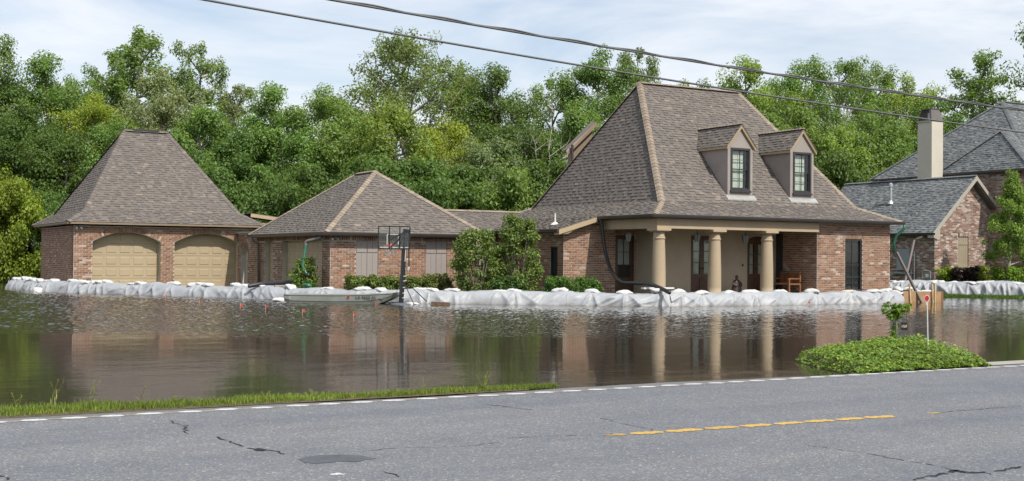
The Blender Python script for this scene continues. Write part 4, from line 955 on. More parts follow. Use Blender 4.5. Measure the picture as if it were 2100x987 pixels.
# ------------------------------------------------------------------ flood barrier: plastic sheeting weighed down with sandbags
def smooth_path(P, ds=.05):
    p = [np.array(q, float) for q in P]
    for _ in range(3):
        o = [p[0]]
        for a, b in zip(p[:-1], p[1:]): o += [a*.75+b*.25, a*.25+b*.75]
        o.append(p[-1]); p = o
    p = np.array(p); d = np.r_[0, np.cumsum(np.hypot(*np.diff(p, axis=0).T))]; s = np.linspace(0, d[-1], int(d[-1]/ds)+1)
    q = np.c_[np.interp(s, d, p[:, 0]), np.interp(s, d, p[:, 1])]; t = np.gradient(q, axis=0); t /= np.hypot(*t.T)[:, None]
    return s, q, t, np.c_[t[:, 1], -t[:, 0]]
def vnoise(x, seed):
    r = np.random.RandomState(seed); tb = r.rand(512); i = np.floor(x).astype(int); f = x-i; f = f*f*(3-2*f)
    return tb[i % 512]*(1-f)+tb[(i+1) % 512]*f
def sheeting(name, P, s0, s1, anchors, seed, label, zb=-.04, ht=.50, wd=.95, fold=1.0, lift=0.0):
    s, q, t, n = smooth_path(P, .035); k = (s >= s0) & (s <= s1); s, q, n, t = s[k], q[k], n[k], t[k]
    r = np.random.RandomState(seed); rows = 26; V = np.zeros((len(s), rows, 3))
    hh = ht*(.93+.16*(vnoise(s*.7, seed)-.5)+.10*(vnoise(s*1.9, seed+1)-.5))
    for a in anchors: hh = hh+.035*np.exp(-((s-a)/.35)**2)
    fan = []
    for a in anchors:
        fan.append((a+r.uniform(-.1, .1), r.uniform(2.4, 4.2), r.uniform(0, 6.28), r.uniform(.6, 1.3)))
    tilt = 4.5*(vnoise(s*.25, seed+5)-.5)
    for j in range(rows):
        if j < 17:
            f = j/16.; o = -.30*f**1.25; z = zb+(hh-zb)*(1-(1-f)**1.15)*.97
            down = 1-f
            env = np.exp(-((f-.48)/.42)**2)
            d = np.zeros_like(s)
            for (a, kk, ph, am) in fan:
                x = s-a; y = down*.5+.06; th = np.arctan2(x, y); wgt = np.exp(-(x/.95)**2)
                rd = 1-np.abs(np.sin(kk*th+ph)); d += am*.085*rd**1.6*wgt*min(1, down*2.2)
            u = s+tilt*down*.6
            d += .075*(1-np.abs(2*vnoise(u*1.5+.6*vnoise(s*1.3, seed+9), seed+2)-1))**2*env
            d += .022*(1-np.abs(2*vnoise(u*4.3, seed+3)-1))**3*env
            d += .05*(vnoise(s*.9+down*1.5, seed+4)-.5)*(.4+.6*down)
            if j < 3: o = o+.05*(vnoise(s*3.1, seed+6)-.3)*(3-j)/3
            oo = o+d*fold+lift; zz = z+d*.25*fold
        else:
            g_ = (j-16)/9.; o = -.30-(wd-.30)*g_; bumpy = .03*(vnoise(s*3.0+g_*4, seed+7)-.5)+.025*(vnoise(s*7.0-g_*3, seed+8)-.5)
            oo = np.full_like(s, o); zz = hh*(.97+.05*math.sin(min(1, g_*1.4)*math.pi))*(1-max(0, g_-.45)**2*2.4)+bumpy
        V[:, j, 0] = q[:, 0]+n[:, 0]*oo; V[:, j, 1] = q[:, 1]+n[:, 1]*oo; V[:, j, 2] = zz
    N_ = len(s); idx = np.arange(N_*rows).reshape(N_, rows)
    Q = np.stack([idx[:-1, :-1], idx[1:, :-1], idx[1:, 1:], idx[:-1, 1:]], -1).reshape(-1, 4)
    me = npmesh(name, V.reshape(-1, 3), Q, M['sheet']); me.polygons.foreach_set('use_smooth', [True]*len(me.polygons))
    return tag(link(name, me), label, 'plastic sheet', 'sheets of the flood barrier')
sheeting('plastic_sheeting', MAIN_P, 1.7, 23.3, [a for a in BAG_S if a < 23], 21, 'long grey plastic sheet over the sandbag wall before the arched garage doors')
sheeting('plastic_sheeting', MAIN_P, 23.0, 34.6, [a for a in BAG_S if 23 <= a < 34], 34, 'grey plastic sheet behind the aluminium boat and below the tall bushes', lift=.02)
sheeting('plastic_sheeting', MAIN_P, 34.3, 38.3, [a for a in BAG_S if 34 <= a < 38], 57, 'crumpled white plastic sheet under the black hose outlet left of the first column', fold=1.15, lift=.035)
sheeting('plastic_sheeting', MAIN_P, 38.15, 50.8, [a for a in BAG_S if a >= 38], 63, 'wrinkled pale plastic sheet below the porch columns and tall dark window', fold=1.15)
sheeting('plastic_sheeting', NB_P, 0, 15.5, NB_S, 71, 'grey plastic sheet over the neighbour\'s sandbag wall behind the plywood board', zb=.05, ht=.72, wd=1.0, fold=1.25)

def bag_mesh(seed, L_=.56, W_=.33, H_=.19, mat='bag'):
    r = np.random.RandomState(seed); nu, nv = 22, 14; V = []; 
    p1, p2, p3 = r.rand(3)*6.28
    for i in range(nu+1):
        u = i/nu; x = (u-.5)*L_
        e = (1-abs(2*u-1)**3.2)**.5 if u < .985 else .12
        if u > .86: e = max(.16, e*(1-(u-.86)*5.2))
        if u > .955: e = .20+(u-.955)*4.0
        for j in range(nv):
            a = 2*math.pi*j/nv; c, s_ = math.cos(a), math.sin(a)
            wob = 1+.12*math.sin(2*a+p1+u*5)+.08*math.sin(3*a+p2-u*9)
            y = math.copysign(abs(c)**.75, c)*W_/2*e*wob; z = math.copysign(abs(s_)**.85, s_)*H_/2*(e**.8)*wob
            if u > .86: z = z*.9+(u-.86)*.16
            V.append((x, y+.03*math.sin(u*4+p3), z+H_/2+.014*math.sin(u*7+p1)-.22*H_*(2*u-1)**2+.010*math.sin(7*a+u*23+p2)))
    idx = np.arange((nu+1)*nv).reshape(nu+1, nv); nx = np.roll(idx, -1, axis=1)
    Q = np.stack([idx[:-1], nx[:-1], nx[1:], idx[1:]], -1).reshape(-1, 4)
    m = MB(); m.v = V; m.f = [tuple(int(x) for x in q_) for q_ in Q]+[tuple(range(nv))[::-1], tuple(int(x) for x in idx[-1])]
    return m.mesh('sandbag', M[mat], True)
BAGS = [bag_mesh(k) for k in range(6)]; BAGT = bag_mesh(9, mat='bagold')
rb_ = random.Random(17)
def bag(x, y, z, rz, label, me=None, tilt=0.0, group='white sandbags on the flood barrier', sc=1.0, roll=0.0):
    o = link('sandbag', me or rb_.choice(BAGS)); o.location = (x, y, z); o.rotation_euler = (roll, tilt, rz); o.scale = (sc*rb_.uniform(.9, 1.15), sc*rb_.uniform(.85, 1.15), sc*rb_.uniform(.62, 1.0)); return tag(o, label, 'sandbag', group)
BL = ['tied white sandbag at the far left end of the barrier, leftmost of all', 'white sandbag second from the far left end of the barrier', 'white sandbag third from the far left end, at the corner', 'white sandbag fourth from the far left end of the barrier', 'white sandbag before the left garage corner, fifth from the far left', 'white sandbag below the shaded garage side wall, sixth from the left', 'white sandbag below the shaded garage side wall, seventh from the left', 'white sandbag just left of the lit garage corner',
 'white sandbag below the garage corner brick pier, left of its row of six', 'white sandbag below the garage brick pier, second of its row of six', 'white sandbag below the garage brick pier, third of its row of six', 'white sandbag at the left jamb of the left garage door', 'white sandbag below the left garage door, left of two side by side', 'white sandbag below the left garage door, right of two side by side',
 'white sandbag left in the heap at the middle of the left garage door', 'white sandbag right in the heap at the middle of the left garage door', 'white sandbag at the right jamb of the left garage door', 'white sandbag below the pier between the two arched garage doors', 'white sandbag below the right garage door, left of three', 'white sandbag below the right garage door, middle of three', 'white sandbag below the right garage door, right of three',
 'white sandbag left of the black hose mouth, first of two', 'white sandbag left of the black hose mouth, second of two', 'white sandbag lying over the left black hose near its mouth', 'white sandbag just right of the left black hose mouth', 'white sandbag on the barrier left of the green bag, behind the boat stern',
 'white sandbag behind the boat, below the low wing corner', 'long white sandbag behind the boat, below the left end of the hedge', 'white sandbag with upright tied ear behind the boat bow', 'white sandbag just right of the basketball pole, left of two', 'white sandbag just right of the basketball pole, right of two, with cord', 'flat white sandbag below the left edge of the tall bushes',
 'white sandbag below the tall bushes, left of two side by side', 'white sandbag below the tall bushes, right of two side by side', 'white sandbag below the left end of the low round hedge', 'white sandbag below the right end of the low round hedge', 'white sandbag below the glazed side door', 'big tilted white sandbag weighing down the right black hose mouth', 'white sandbag just right of the right black hose mouth', 'long white sandbag between the first and second column', 'white sandbag with upright ear right of the second column', 'white sandbag below the arched front door, left of the third column', 'white sandbag below the wooden bench', 'white sandbag at the left corner of the right brick block', 'tan stained sandbag below the left edge of the tall dark window', 'small round white sandbag below the middle of the tall dark window', 'white sandbag right of the tall dark window', 'white sandbag at the right end of the main barrier, below the house corner']
s_, q_, t_, n_ = smooth_path(MAIN_P, .05)
for i, a in enumerate(BAG_S):
    k = int(np.argmin(abs(s_-a))); o = .42+rb_.uniform(-.06, .06); p = q_[k]-n_[k]*o; rz = math.atan2(t_[k][1], t_[k][0])+rb_.uniform(-.35, .35)+(math.pi if rb_.random() < .3 else 0)
    big = i == 37; bag(p[0], p[1], .405+rb_.uniform(-.015, .025), rz, BL[i], BAGT if i == 44 else None, tilt=-.35 if big else rb_.uniform(-.08, .08), sc=1.2 if big else (.6 if i == 45 else rb_.uniform(.95, 1.2)))
s_, q_, t_, n_ = smooth_path(NB_P, .05)
NL = ['leftmost', 'second from left', 'third from left', 'fourth from left', 'fifth from left', 'sixth from left', 'seventh from left', 'eighth from left', 'ninth from left', 'fifth from right', 'fourth from right', 'third from right', 'second from right', 'rightmost']
for i, a in enumerate(NB_S):
    k = int(np.argmin(abs(s_-a))); p = q_[k]-n_[k]*(.42+rb_.uniform(-.08, .08)); bag(p[0], p[1], .585+rb_.uniform(-.02, .03), math.atan2(t_[k][1], t_[k][0])+rb_.uniform(-.4, .4), 'white sandbag on the neighbour\'s barrier, '+NL[i]+' in the row', group='sandbags on the neighbour\'s barrier', sc=rb_.uniform(1.0, 1.35), tilt=rb_.uniform(-.12, .12))
# bags heaped inside the plywood corner
k = 0
for (x, y, z) in ((40.0,36.75,.34),(40.6,36.65,.36),(41.2,36.6,.34),(41.7,36.5,.36),(40.2,37.3,.42),(40.8,37.3,.46),(41.4,37.2,.44),(40.5,37.0,.50),(41.15,36.95,.50)):
    bag(x, y, z-.06, rb_.uniform(0, 3), 'white sandbag heaped behind the plywood board, '+['front row leftmost', 'front row second', 'front row third', 'front row rightmost', 'back row left', 'back row middle', 'back row right', 'top left', 'top right'][k], group='sandbags heaped behind the plywood', sc=1.15); k += 1
gb = bag(16.75, 44.85, .52, -.9, 'dark green sandbag lying behind the boat stern', bag_mesh(12, mat='greenpipe'), group=None, sc=.8)
tb = bag(15.35, 43.95, -.03, .3, 'white sandbag half sunk in the water at the boat stern', None, .1, group=None, sc=1.1)
tb2 = bag(8.95, 57.9, -.06, 1.2, 'white sandbag lying in the water at the left barrier corner', None, group=None, sc=1.4)
tb3 = bag(18.85, 39.75, -.05, .4, 'white sandbag in the water beside the basketball pole base', None, group=None)
# heaped core of the barriers: the yard ground inside
def yard(name, P, z, pts_back):
    s, q, t, n = smooth_path(P, .8); inner = [(a[0]-b[0]*.55, a[1]-b[1]*.55, z) for a, b in zip(q, n)]
    return struct(MB().poly(inner+[(x, y, z) for x, y in pts_back]).build(name, M['lawn']))
yard('yard', MAIN_P, .06, [(41.5, 42), (41.5, 52), (30, 56), (20, 67), (9.3, 67)])
s, q, t, n = smooth_path(NB_P, .4); m = MB()
rr = random.Random(4); edge = [(a[0]+b[0]*(1.15+.5*math.sin(i*.35)*.3+rr.uniform(-.05, .05)+max(0, (a[0]-49)*.22)), a[1]+b[1]*(1.15+max(0, (a[0]-49)*.22)), -.03) for i, (a, b) in enumerate(zip(q, n))]
base_ = [(a[0]-b[0]*.1, a[1]-b[1]*.1, .10) for a, b in zip(q, n)]
for i in range(len(q)-1): m.poly([edge[i], edge[i+1], base_[i+1], base_[i]])
m.poly(base_+[(75, 36, .10), (75, 60, .10), (46, 60, .10)]); m.poly(edge[::-1]+[(e[0], e[1], -.7) for e in edge])
struct(m.build('neighbour_lawn', M['lawn']))
LAWN_EDGE = (edge, base_)
# ------------------------------------------------------------------ plants
def leaves(C, Rr, n, size, seed, flat=.8, shell=.55, up=.5, asp=.62):
    """leaf-sized folded quads spread through spherical clumps: centres C (m,3), radii Rr (m), n leaves in all"""
    r = np.random.RandomState(seed); C = np.asarray(C, float); Rr = np.asarray(Rr, float)
    pr = Rr**2; pr = pr/pr.sum(); k = r.choice(len(C), n, p=pr)
    d = r.normal(size=(n, 3)); d /= np.linalg.norm(d, axis=1)[:, None]
    rad = (shell+(1-shell)*r.rand(n)**.5)*Rr[k]*np.where(r.rand(n) < .12, 1.18, 1)
    p = C[k]+d*rad[:, None]*np.array([1, 1, flat])
    nor = d*.7+np.array([0, 0, up])+r.normal(size=(n, 3))*.55; nor /= np.linalg.norm(nor, axis=1)[:, None]
    t = r.normal(size=(n, 3)); t -= nor*(t*nor).sum(1)[:, None]; t /= np.linalg.norm(t, axis=1)[:, None]; b = np.cross(nor, t)
    s = size*(.6+.8*r.rand(n))[:, None]; w = s*asp*.5
    V = np.stack([p-t*s*.5, p+b*w-t*s*.05+nor*s*.10, p+t*s*.5, p-b*w-t*s*.05+nor*s*.10], 1).reshape(-1, 3)
    return V, np.arange(n*4).reshape(n, 4)
def tree_proto(seed, H, W, base, nl, nsub, size, n, mat='bark', style='dense', clump=1.0, lean=0.0):
    r = random.Random(seed); tb = MB(); C = []; RR = []
    tr = H*.013+.05; path = []; x = y = 0
    for i in range(9):
        f = i/8; path.append((x, y, H*.9*f)); x += r.uniform(-.25, .25)+lean*.3; y += r.uniform(-.25, .25)
    tb.tube([(px_, py_, pz_) for px_, py_, pz_ in path], [tr*(1-.88*i/8) for i in range(9)], 7)
    def at(f):
        g_ = min(.999, f/.9)*8; i = int(g_); g_ -= i; a, b = path[i], path[min(8, i+1)]; return Vector((a[0]+(b[0]-a[0])*g_, a[1]+(b[1]-a[1])*g_, a[2]+(b[2]-a[2])*g_))
    def env(f):
        t = (f-base)/(1-base)
        if style == 'maple': return W/2*(.45+.55*math.sin(math.pi*min(1, t*.9+.08)))
        if style == 'cone': return W/2*(1.0-.86*t)
        return W/2*(math.sin(math.pi*(.12+.80*t))**.75)
    ang = r.uniform(0, 6)
    heads = []
    for i in range(nl):
        f = base+(1-base)*((i+.4)/nl)**.9*.93; ang += 2.4+r.uniform(-.5, .5)
        R = env(min(.99, f+.06))*r.uniform(.72, 1.12); p0 = at(max(base*.8, f-.10))
        rise = R*(.35+.5*r.random())*(1.0 if style != 'airy' else 1.25)
        p3 = p0+Vector((math.cos(ang)*R, math.sin(ang)*R, min(rise, H*.99-p0.z)))
        mid = p0.lerp(p3, .5)+Vector((r.uniform(-.3, .3), r.uniform(-.3, .3), -.08*R+r.uniform(-.1, .3)))
        tb.tube([p0, p0.lerp(mid, .5), mid, p3], [tr*.42, tr*.34, tr*.24, tr*.08], 5, False)
        for k in range(nsub):
            g_ = .35+.65*(k+r.random())/nsub; q = (p0.lerp(mid, g_*2) if g_ < .5 else mid.lerp(p3, g_*2-1))
            e = q+Vector((r.gauss(0, .28)*R+math.cos(ang)*.15*R, r.gauss(0, .28)*R+math.sin(ang)*.15*R, abs(r.gauss(0, .20))*R+.1))
            tb.tube([q, q.lerp(e, .5)+Vector((0, 0, -.05)), e], [tr*.16, tr*.10, tr*.03], 4, False)
            C.append(tuple(e)); RR.append(clump*r.uniform(.65, 1.25))
            if style in ('dense', 'bush'): C.append(tuple(q.lerp(e, .45))); RR.append(clump*r.uniform(.6, 1.0))
        C.append(tuple(p3)); RR.append(clump*r.uniform(.6, 1.1))
    top = at(.9)
    for k in range(5): 
        e = Vector((top.x+r.gauss(0, .04)*W, top.y+r.gauss(0, .04)*W, H*r.uniform(.885, .965))); tb.tube([top-Vector((0, 0, .3)), top.lerp(e, .5), e], [tr*.12, tr*.08, tr*.03], 4, False)
        C.append(tuple(e)); RR.append(clump*r.uniform(.6, .9))
    V, Q = leaves(C, RR, n, size, seed+100, shell=.2 if style != 'airy' else .1, up=.8)
    return tb.mesh('trunk', M[mat], True), npmesh('crown', V, Q, M['leaf']), H, W
PROTO = {
 'dense': tree_proto(1, 16, 7.0, .22, 22, 5, .19, 30000, style='dense', clump=.92),
 'dense2': tree_proto(2, 16, 6.2, .25, 20, 5, .18, 28000, 'palebark', style='dense', clump=.85),
 'airy': tree_proto(3, 17, 5.8, .30, 18, 5, .18, 12000, 'palebark', style='airy', clump=.66),
 'airy2': tree_proto(14, 18, 9.0, .30, 26, 6, .185, 24000, 'palebark', style='airy', clump=.80),
 'maple': tree_proto(5, 18, 6.0, .32, 24, 6, .19, 17000, 'palebark', style='maple', clump=.60),
 'low': tree_proto(6, 11, 5.8, .12, 18, 5, .175, 28000, style='dense', clump=.85),
 'low2': tree_proto(7, 11, 6.0, .10, 18, 5, .18, 28000, 'palebark', style='dense', clump=.82),
 'bush': tree_proto(8, 6, 4.8, .04, 14, 5, .18, 22000, style='bush', clump=.75),
 'bush2': tree_proto(9, 6, 5.2, .03, 14, 5, .19, 22000, 'palebark', style='bush', clump=.72)}
LC = {'mid': (.172, .272, .070), 'dark': (.120, .200, .050), 'bright': (.240, .345, .075), 'light': (.215, .290, .085), 'yellow': (.285, .370, .055), 'pale': (.250, .315, .155), 'pale2': (.190, .245, .115), 'dull': (.175, .230, .090), 'lime': (.225, .305, .042)}
rt = random.Random(23)
for (X, Y, hh, ww, kind, colr, lab) in TREES:
    tm, cm, H, W = PROTO[kind]
    e = thing('tree', (X, Y, -.7), lab, 'tree', 'trees standing behind the houses'); rz = rt.uniform(0, 6.28); sx = ww/W; sz = hh/H
    for nm, me in (('trunk', tm), ('crown', cm)):
        o = bpy.data.objects.new(nm, me); col.objects.link(o); o.parent = e
        c = LC[colr]; j = rt.uniform(.88, 1.14); o.color = (c[0]*j*rt.uniform(.92, 1.08), c[1]*j, c[2]*j, 1)
    e.rotation_euler.z = rz; e.scale = (sx, sx*rt.uniform(.9, 1.1), sz)
# one dead pale snag with bare twigs in the gap beside the main house
def snag(x, y, z, hgt, seed, label):
    r = random.Random(seed); m = MB()
    def br(p, d, l, rad, lv):
        q = p+d*l*.5+Vector((r.gauss(0, .06), r.gauss(0, .06), r.gauss(0, .06)))*l; e = q+(d+Vector((r.gauss(0, .3), r.gauss(0, .3), r.gauss(.05, .25)))).normalized()*l*.5
        m.tube([p, q, e], [rad, rad*.75, rad*.5], 5, False)
        if lv:
            for k in range(3 if lv > 1 else 4):
                d2 = (d*.6+Vector((r.gauss(0, .8), r.gauss(0, .8), r.gauss(.15, .5)))).normalized(); br(q.lerp(e, r.random()), d2, l*r.uniform(.5, .75), rad*.5, lv-1)
    br(Vector((x, y, z)), Vector((.05, -.05, 1)).normalized(), hgt, hgt*.02, 4)
    return tag(m.build('bare_tree', M['palebark']), label, 'tree')
snag(34.6, 62.5, -.7, 6.5, 3, 'bare pale leafless tree in the gap left of the main roof')

def shrub(name, label, cat, x, y, z, w, d, hgt, n, size, colr, seed, stems=9, group=None, boxy=False, mat='leafgloss', stemcol='twig', lowest=.12):
    e = thing(name, (x, y, z), label, cat, group); r = random.Random(seed); C = []; RR = []; st = MB(); cr = min(w, d)*(.16 if boxy else .14)
    nc = 46 if boxy else 130
    for i in range(nc):
        if boxy: px_, py_, pz_ = r.uniform(-1, 1)*(w/2-cr*.6), r.uniform(-1, 1)*(d/2-cr*.6), hgt*r.uniform(.25, .86)
        else:
            f = r.random(); a = r.uniform(0, 6.283); pz_ = hgt*(lowest+(.94-lowest)*f); q = math.sin(math.pi*(.18+.72*f))**.6*r.uniform(.3, 1)**.6; px_, py_ = math.cos(a)*q*w*.42, math.sin(a)*q*d*.42
        C.append((x+px_, y+py_, z+pz_)); RR.append(cr*r.uniform(.7, 1.3))
        if i < stems:
            b = Vector((x+px_*.15, y+py_*.15, z)); t_ = Vector((x+px_, y+py_, z+pz_)); m_ = b.lerp(t_, .5)+Vector((px_*.1, py_*.1, .08*hgt)); st.tube([b, m_, t_], [.022, .016, .006], 5, False)
    V, Q = leaves(C, RR, n, size, seed, shell=.35 if boxy else .05, up=.6); k = V[:, 2].reshape(-1, 4).min(1) > z-.02; V = V.reshape(-1, 4, 3)[k].reshape(-1, 3); Q = np.arange(len(V)).reshape(-1, 4)
    o = link('foliage', npmesh('foliage', V, Q, M[mat]), e); o.color = (*colr, 1)
    if st.v: st.build('stem', M[stemcol], e, True)
    return e
shrub('tall_bush', 'tall leafy bush with pale stems, left of the pair between wing and house', 'bush', 22.45, 41.6, .05, 2.3, 1.9, 2.85, 9500, .10, (.150, .215, .050), 61, 44, 'pair of tall bushes')
shrub('tall_bush', 'taller leafy bush beside the house corner, right of the pair', 'bush', 24.15, 41.3, .05, 2.15, 1.9, 3.45, 10500, .10, (.155, .220, .052), 62, 48, 'pair of tall bushes')
shrub('small_bush', 'low dark bush at the foot of the two tall bushes', 'bush', 23.2, 40.5, .05, 1.9, .9, .95, 4000, .09, (.08, .155, .035), 63, 6)
for i, (x, lb_) in enumerate(((18.45, 'clipped hedge bush at the corner end, below the left pair of mauve shutters'), (19.55, 'clipped hedge bush behind the boat bow, second from the wing corner'), (20.65, 'clipped hedge bush right of the basketball pole'), (21.75, 'clipped hedge bush reddish at its tips beside the tall bushes'))):
    shrub('hedge_bush', lb_, 'hedge', x, 43.4-.05*i, .05, 1.35, 1.05, 1.03 if i < 3 else 1.12, 5200, .085, (.150, .200, .042) if i < 3 else (.175, .190, .05), 70+i, 0, 'clipped hedge along the low wing', boxy=True)
for i, (x, lb_) in enumerate(((24.95, 'clipped round hedge bush left of two before the side room'), (26.15, 'clipped round hedge bush right of two before the side room'))):
    shrub('hedge_bush', lb_, 'hedge', x, 39.6, .05, 1.4, 1.1, .98, 5200, .075, (.095, .190, .032), 80+i, 0, 'hedge bushes before the side room', boxy=True)
shrub('shrub', 'feathery green shrub before the shaded double garage door of the wing', 'bush', 17.05, 45.9, .05, 1.3, 1.2, 1.65, 4200, .085, (.150, .230, .045), 90, 24)
shrub('shrub', 'dark purple shrub below the olive shutter of the neighbour', 'bush', 52.6, 43.6, .1, 2.1, 1.2, 1.5, 5200, .10, (.035, .018, .020), 91, 0, None, True)
shrub('shrub', 'yellow-green shrub left behind the purple shrub', 'bush', 52.1, 44.3, .1, 1.3, .9, 1.55, 3000, .10, (.22, .30, .03), 92, 0, None, True)
shrub('shrub', 'yellow-green shrub right behind the purple shrub', 'bush', 53.9, 43.8, .1, 1.2, 1.0, 1.55, 3000, .10, (.26, .33, .03), 93, 0, None, True)
shrub('shrub', 'rounded green shrub left of the neighbour\'s tree trunk', 'bush', 53.7, 41.6, .1, 2.0, 1.3, 1.55, 4500, .10, (.17, .27, .03), 94, 0, None, True)
shrub('shrub', 'bright yellow shrub right of the neighbour\'s tree trunk', 'bush', 55.2, 41.0, .1, 1.7, 1.3, 1.55, 4200, .10, (.40, .42, .02), 95, 0, None, True)
shrub('shrub', 'low green shrub at the foot of the neighbour\'s tree', 'bush', 53.9, 40.7, .1, 1.3, .8, .75, 2500, .09, (.09, .17, .03), 96, 0, None, True)
tm, cm, H, W = tree_proto(44, 6.5, 3.0, .28, 26, 5, .12, 17000, 'palebark', style='cone', clump=.36)
e = thing('young_tree', (53.45, 41.7, .1), 'young bright green tree before the neighbour\'s brick gable', 'tree')
for nm, me in (('trunk', tm), ('crown', cm)):
    o = bpy.data.objects.new(nm, me); col.objects.link(o); o.parent = e; o.color = (.200, .310, .060, 1)
e.scale = (.82, .82, 1.0)

# ------------------------------------------------------------------ grass verge, mound of ground cover, lawn
def blades(P, hgt, wd, seed, lean=.4):
    r = np.random.RandomState(seed); n = len(P); a = r.rand(n)*6.283; h_ = hgt*(.45+.8*r.rand(n)) if np.isscalar(hgt) else hgt*(.5+.8*r.rand(n)); l = lean*h_*r.rand(n); w_ = wd*(.6+.8*r.rand(n))
    dx, dy = np.cos(a), np.sin(a); b = r.rand(n)*6.283; lx, ly = np.cos(b)*l, np.sin(b)*l
    z0 = np.zeros(n); A = P+np.c_[-dx*w_, -dy*w_, z0]; B = P+np.c_[dx*w_, dy*w_, z0]
    Cc = P+np.c_[dx*w_*.7+lx*.35, dy*w_*.7+ly*.35, h_*.6]; D = P+np.c_[-dx*w_*.7+lx*.35, -dy*w_*.7+ly*.35, h_*.6]; T = P+np.c_[lx, ly, h_]; T2 = T+np.c_[dx*.001, dy*.001, z0]
    V = np.stack([A, B, Cc, D, T2, T], 1).reshape(-1, 3); i = np.arange(n)*6
    Q = np.concatenate([np.stack([i, i+1, i+2, i+3], 1), np.stack([i+3, i+2, i+4, i+5], 1)]); return V, Q
def vwidth(x): return np.clip(.50-.058*(x-1.2), .05, .75)*(1+.12*np.sin(x*3.1)+.1*np.sin(x*7.7))
m = MB(); xs = np.arange(-14, 7.9, .25)
for a, b in zip(xs[:-1], xs[1:]):
    wa, wb = float(vwidth(a)), float(vwidth(b)); z = RZ
    m.poly([(a,12.97,z-.008),(b,12.97,z-.008),(b,12.97+wb*.6,z+.02),(a,12.97+wa*.6,z+.02)]); m.poly([(a,12.97+wa*.6,z+.02),(b,12.97+wb*.6,z+.02),(b,12.97+wb+.1,-.12),(a,12.97+wa+.1,-.12)])
struct(m.build('verge', M['soil']))
r = np.random.RandomState(8); n = 26000; x = -8+r.rand(n)*16.2; x = np.where(r.rand(n) < .6, -1+r.rand(n)*9.2, x); f = r.rand(n)**.85; wv = vwidth(x); y = 12.98+wv*f; z = np.where(f < .6, RZ+.02*f, RZ+.02-.13*(f-.6)/.4)
keep = r.rand(n) < np.clip(2.4*f+.25, 0, 1); P = np.c_[x, y, z][keep]; hgt = (.035+.075*f*np.clip(wv/.45, .35, 1.15))[keep]
V, Q = blades(P, hgt, .0045, 9, .6); o = stuff(tag(link('grass', npmesh('grass', V, Q, M['grass'])), 'strip of short grass between the road shoulder and the water', 'grass')); o.color = (.190, .255, .045, 1)
# tall weeds standing out of the verge
def weed(x, y, hgt, seed, label, n=3, heads=True):
    r = random.Random(seed); m = MB()
    for k in range(n):
        a = r.uniform(0, 6.28); l = hgt*r.uniform(.10, .5); p = [Vector((x+r.uniform(-.03, .03), y+r.uniform(-.03, .03), .06))]
        hh = hgt*r.uniform(.65, 1)
        for i in range(1, 6): f = i/5; p.append(p[0]+Vector((math.cos(a)*l*f*f, math.sin(a)*l*f*f*.4, hh*f)))
        m.tube(p, [.0035, .003, .003, .0025, .002, .001], 4, False)
        if heads:
            for i in range(9):
                q = p[5].lerp(p[4], i/9); d = Vector((r.gauss(0, 1), r.gauss(0, 1), .6)).normalized()*.018; s = Vector((r.gauss(0, 1), r.gauss(0, 1), 0)).normalized()*.004
                m.poly([q-s, q+s, q+d+s*.5, q+d-s*.5])
        for i in range(3):
            q = p[r.randrange(1, 4)]; d = Vector((r.gauss(0, 1), r.gauss(0, .6), .9)).normalized()*hgt*.3; s = Vector((d.y, -d.x, 0)).normalized()*.006; m.poly([q-s, q+s, q+d*.6+s*.7, q+d, q+d*.6-s*.7])
    o = tag(m.build('weed', M['grass']), label, 'weed', 'weeds on the verge'); o.color = (.26, .27, .075, 1)
for i, (x, y, hg, n, lb_) in enumerate(((1.86,13.25,.22,2,'thin weed at the far left of the grass verge'),(2.22,13.25,.40,3,'branching weed left of the lone tall stalk on the verge'),(2.58,13.25,.36,2,'lone tall seed stalk on the grass verge'),(3.05,13.2,.28,2,'bent yellow weed in the middle of the left verge'),(3.45,13.2,.16,5,'tuft of broad blades on the left verge'),(4.45,13.15,.15,4,'short tuft on the middle of the verge'),(5.0,13.15,.14,4,'short tuft where the verge narrows'),(6.35,13.1,.22,3,'thin weed near the right end of the verge'),(7.15,13.05,.30,6,'cluster of seeding grass stalks at the right end of the verge'))): weed(x, y, hg, 100+i, lb_, n)
# mound
def mz(x, y):
    a = np.clip((x-12.95-.45*(y-13))/2.5, 0, 1); b = np.clip((16.45+.72*(y-13)-x)/1.5, 0, 1); prof = (a*a*(3-2*a))**.8*(b*b*(3-2*b))**.7
    c = np.clip((y-12.80)/1.1, 0, 1); d = np.clip((15.9-y)/1.3, 0, 1); return -.16+.22*np.clip((y-12.6)*8, 0, 1)*np.clip(prof*5, 0, 1)+.235*prof*(c**.7)*np.clip(d*1.3, 0, 1)**.8-.35*(1-np.clip(d*3, 0, 1))
gx = np.linspace(12.4, 18.0, 60); gy = np.linspace(12.86, 16.1, 36); XX, YY = np.meshgrid(gx, gy, indexing='ij'); ZZ = mz(XX, YY)
idx = np.arange(60*36).reshape(60, 36); Q = np.stack([idx[:-1, :-1], idx[1:, :-1], idx[1:, 1:], idx[:-1, 1:]], -1).reshape(-1, 4)
struct(link('mound', npmesh('mound', np.stack([XX, YY, ZZ], -1).reshape(-1, 3), Q, M['soil'])))
r = np.random.RandomState(12); n = 30000; x = 12.6+r.rand(n)*5.2; y = 12.85+r.rand(n)*2.95; z = mz(x, y); k = z > -.005; x, y, z = x[k], y[k], z[k]; xe = 13.25+r.rand(3600)*2.85; ye = 12.78+r.rand(3600)*.22; x = np.r_[x, xe]; y = np.r_[y, ye]; z = np.r_[z, np.maximum(mz(xe, ye), .055)]; n = len(x)
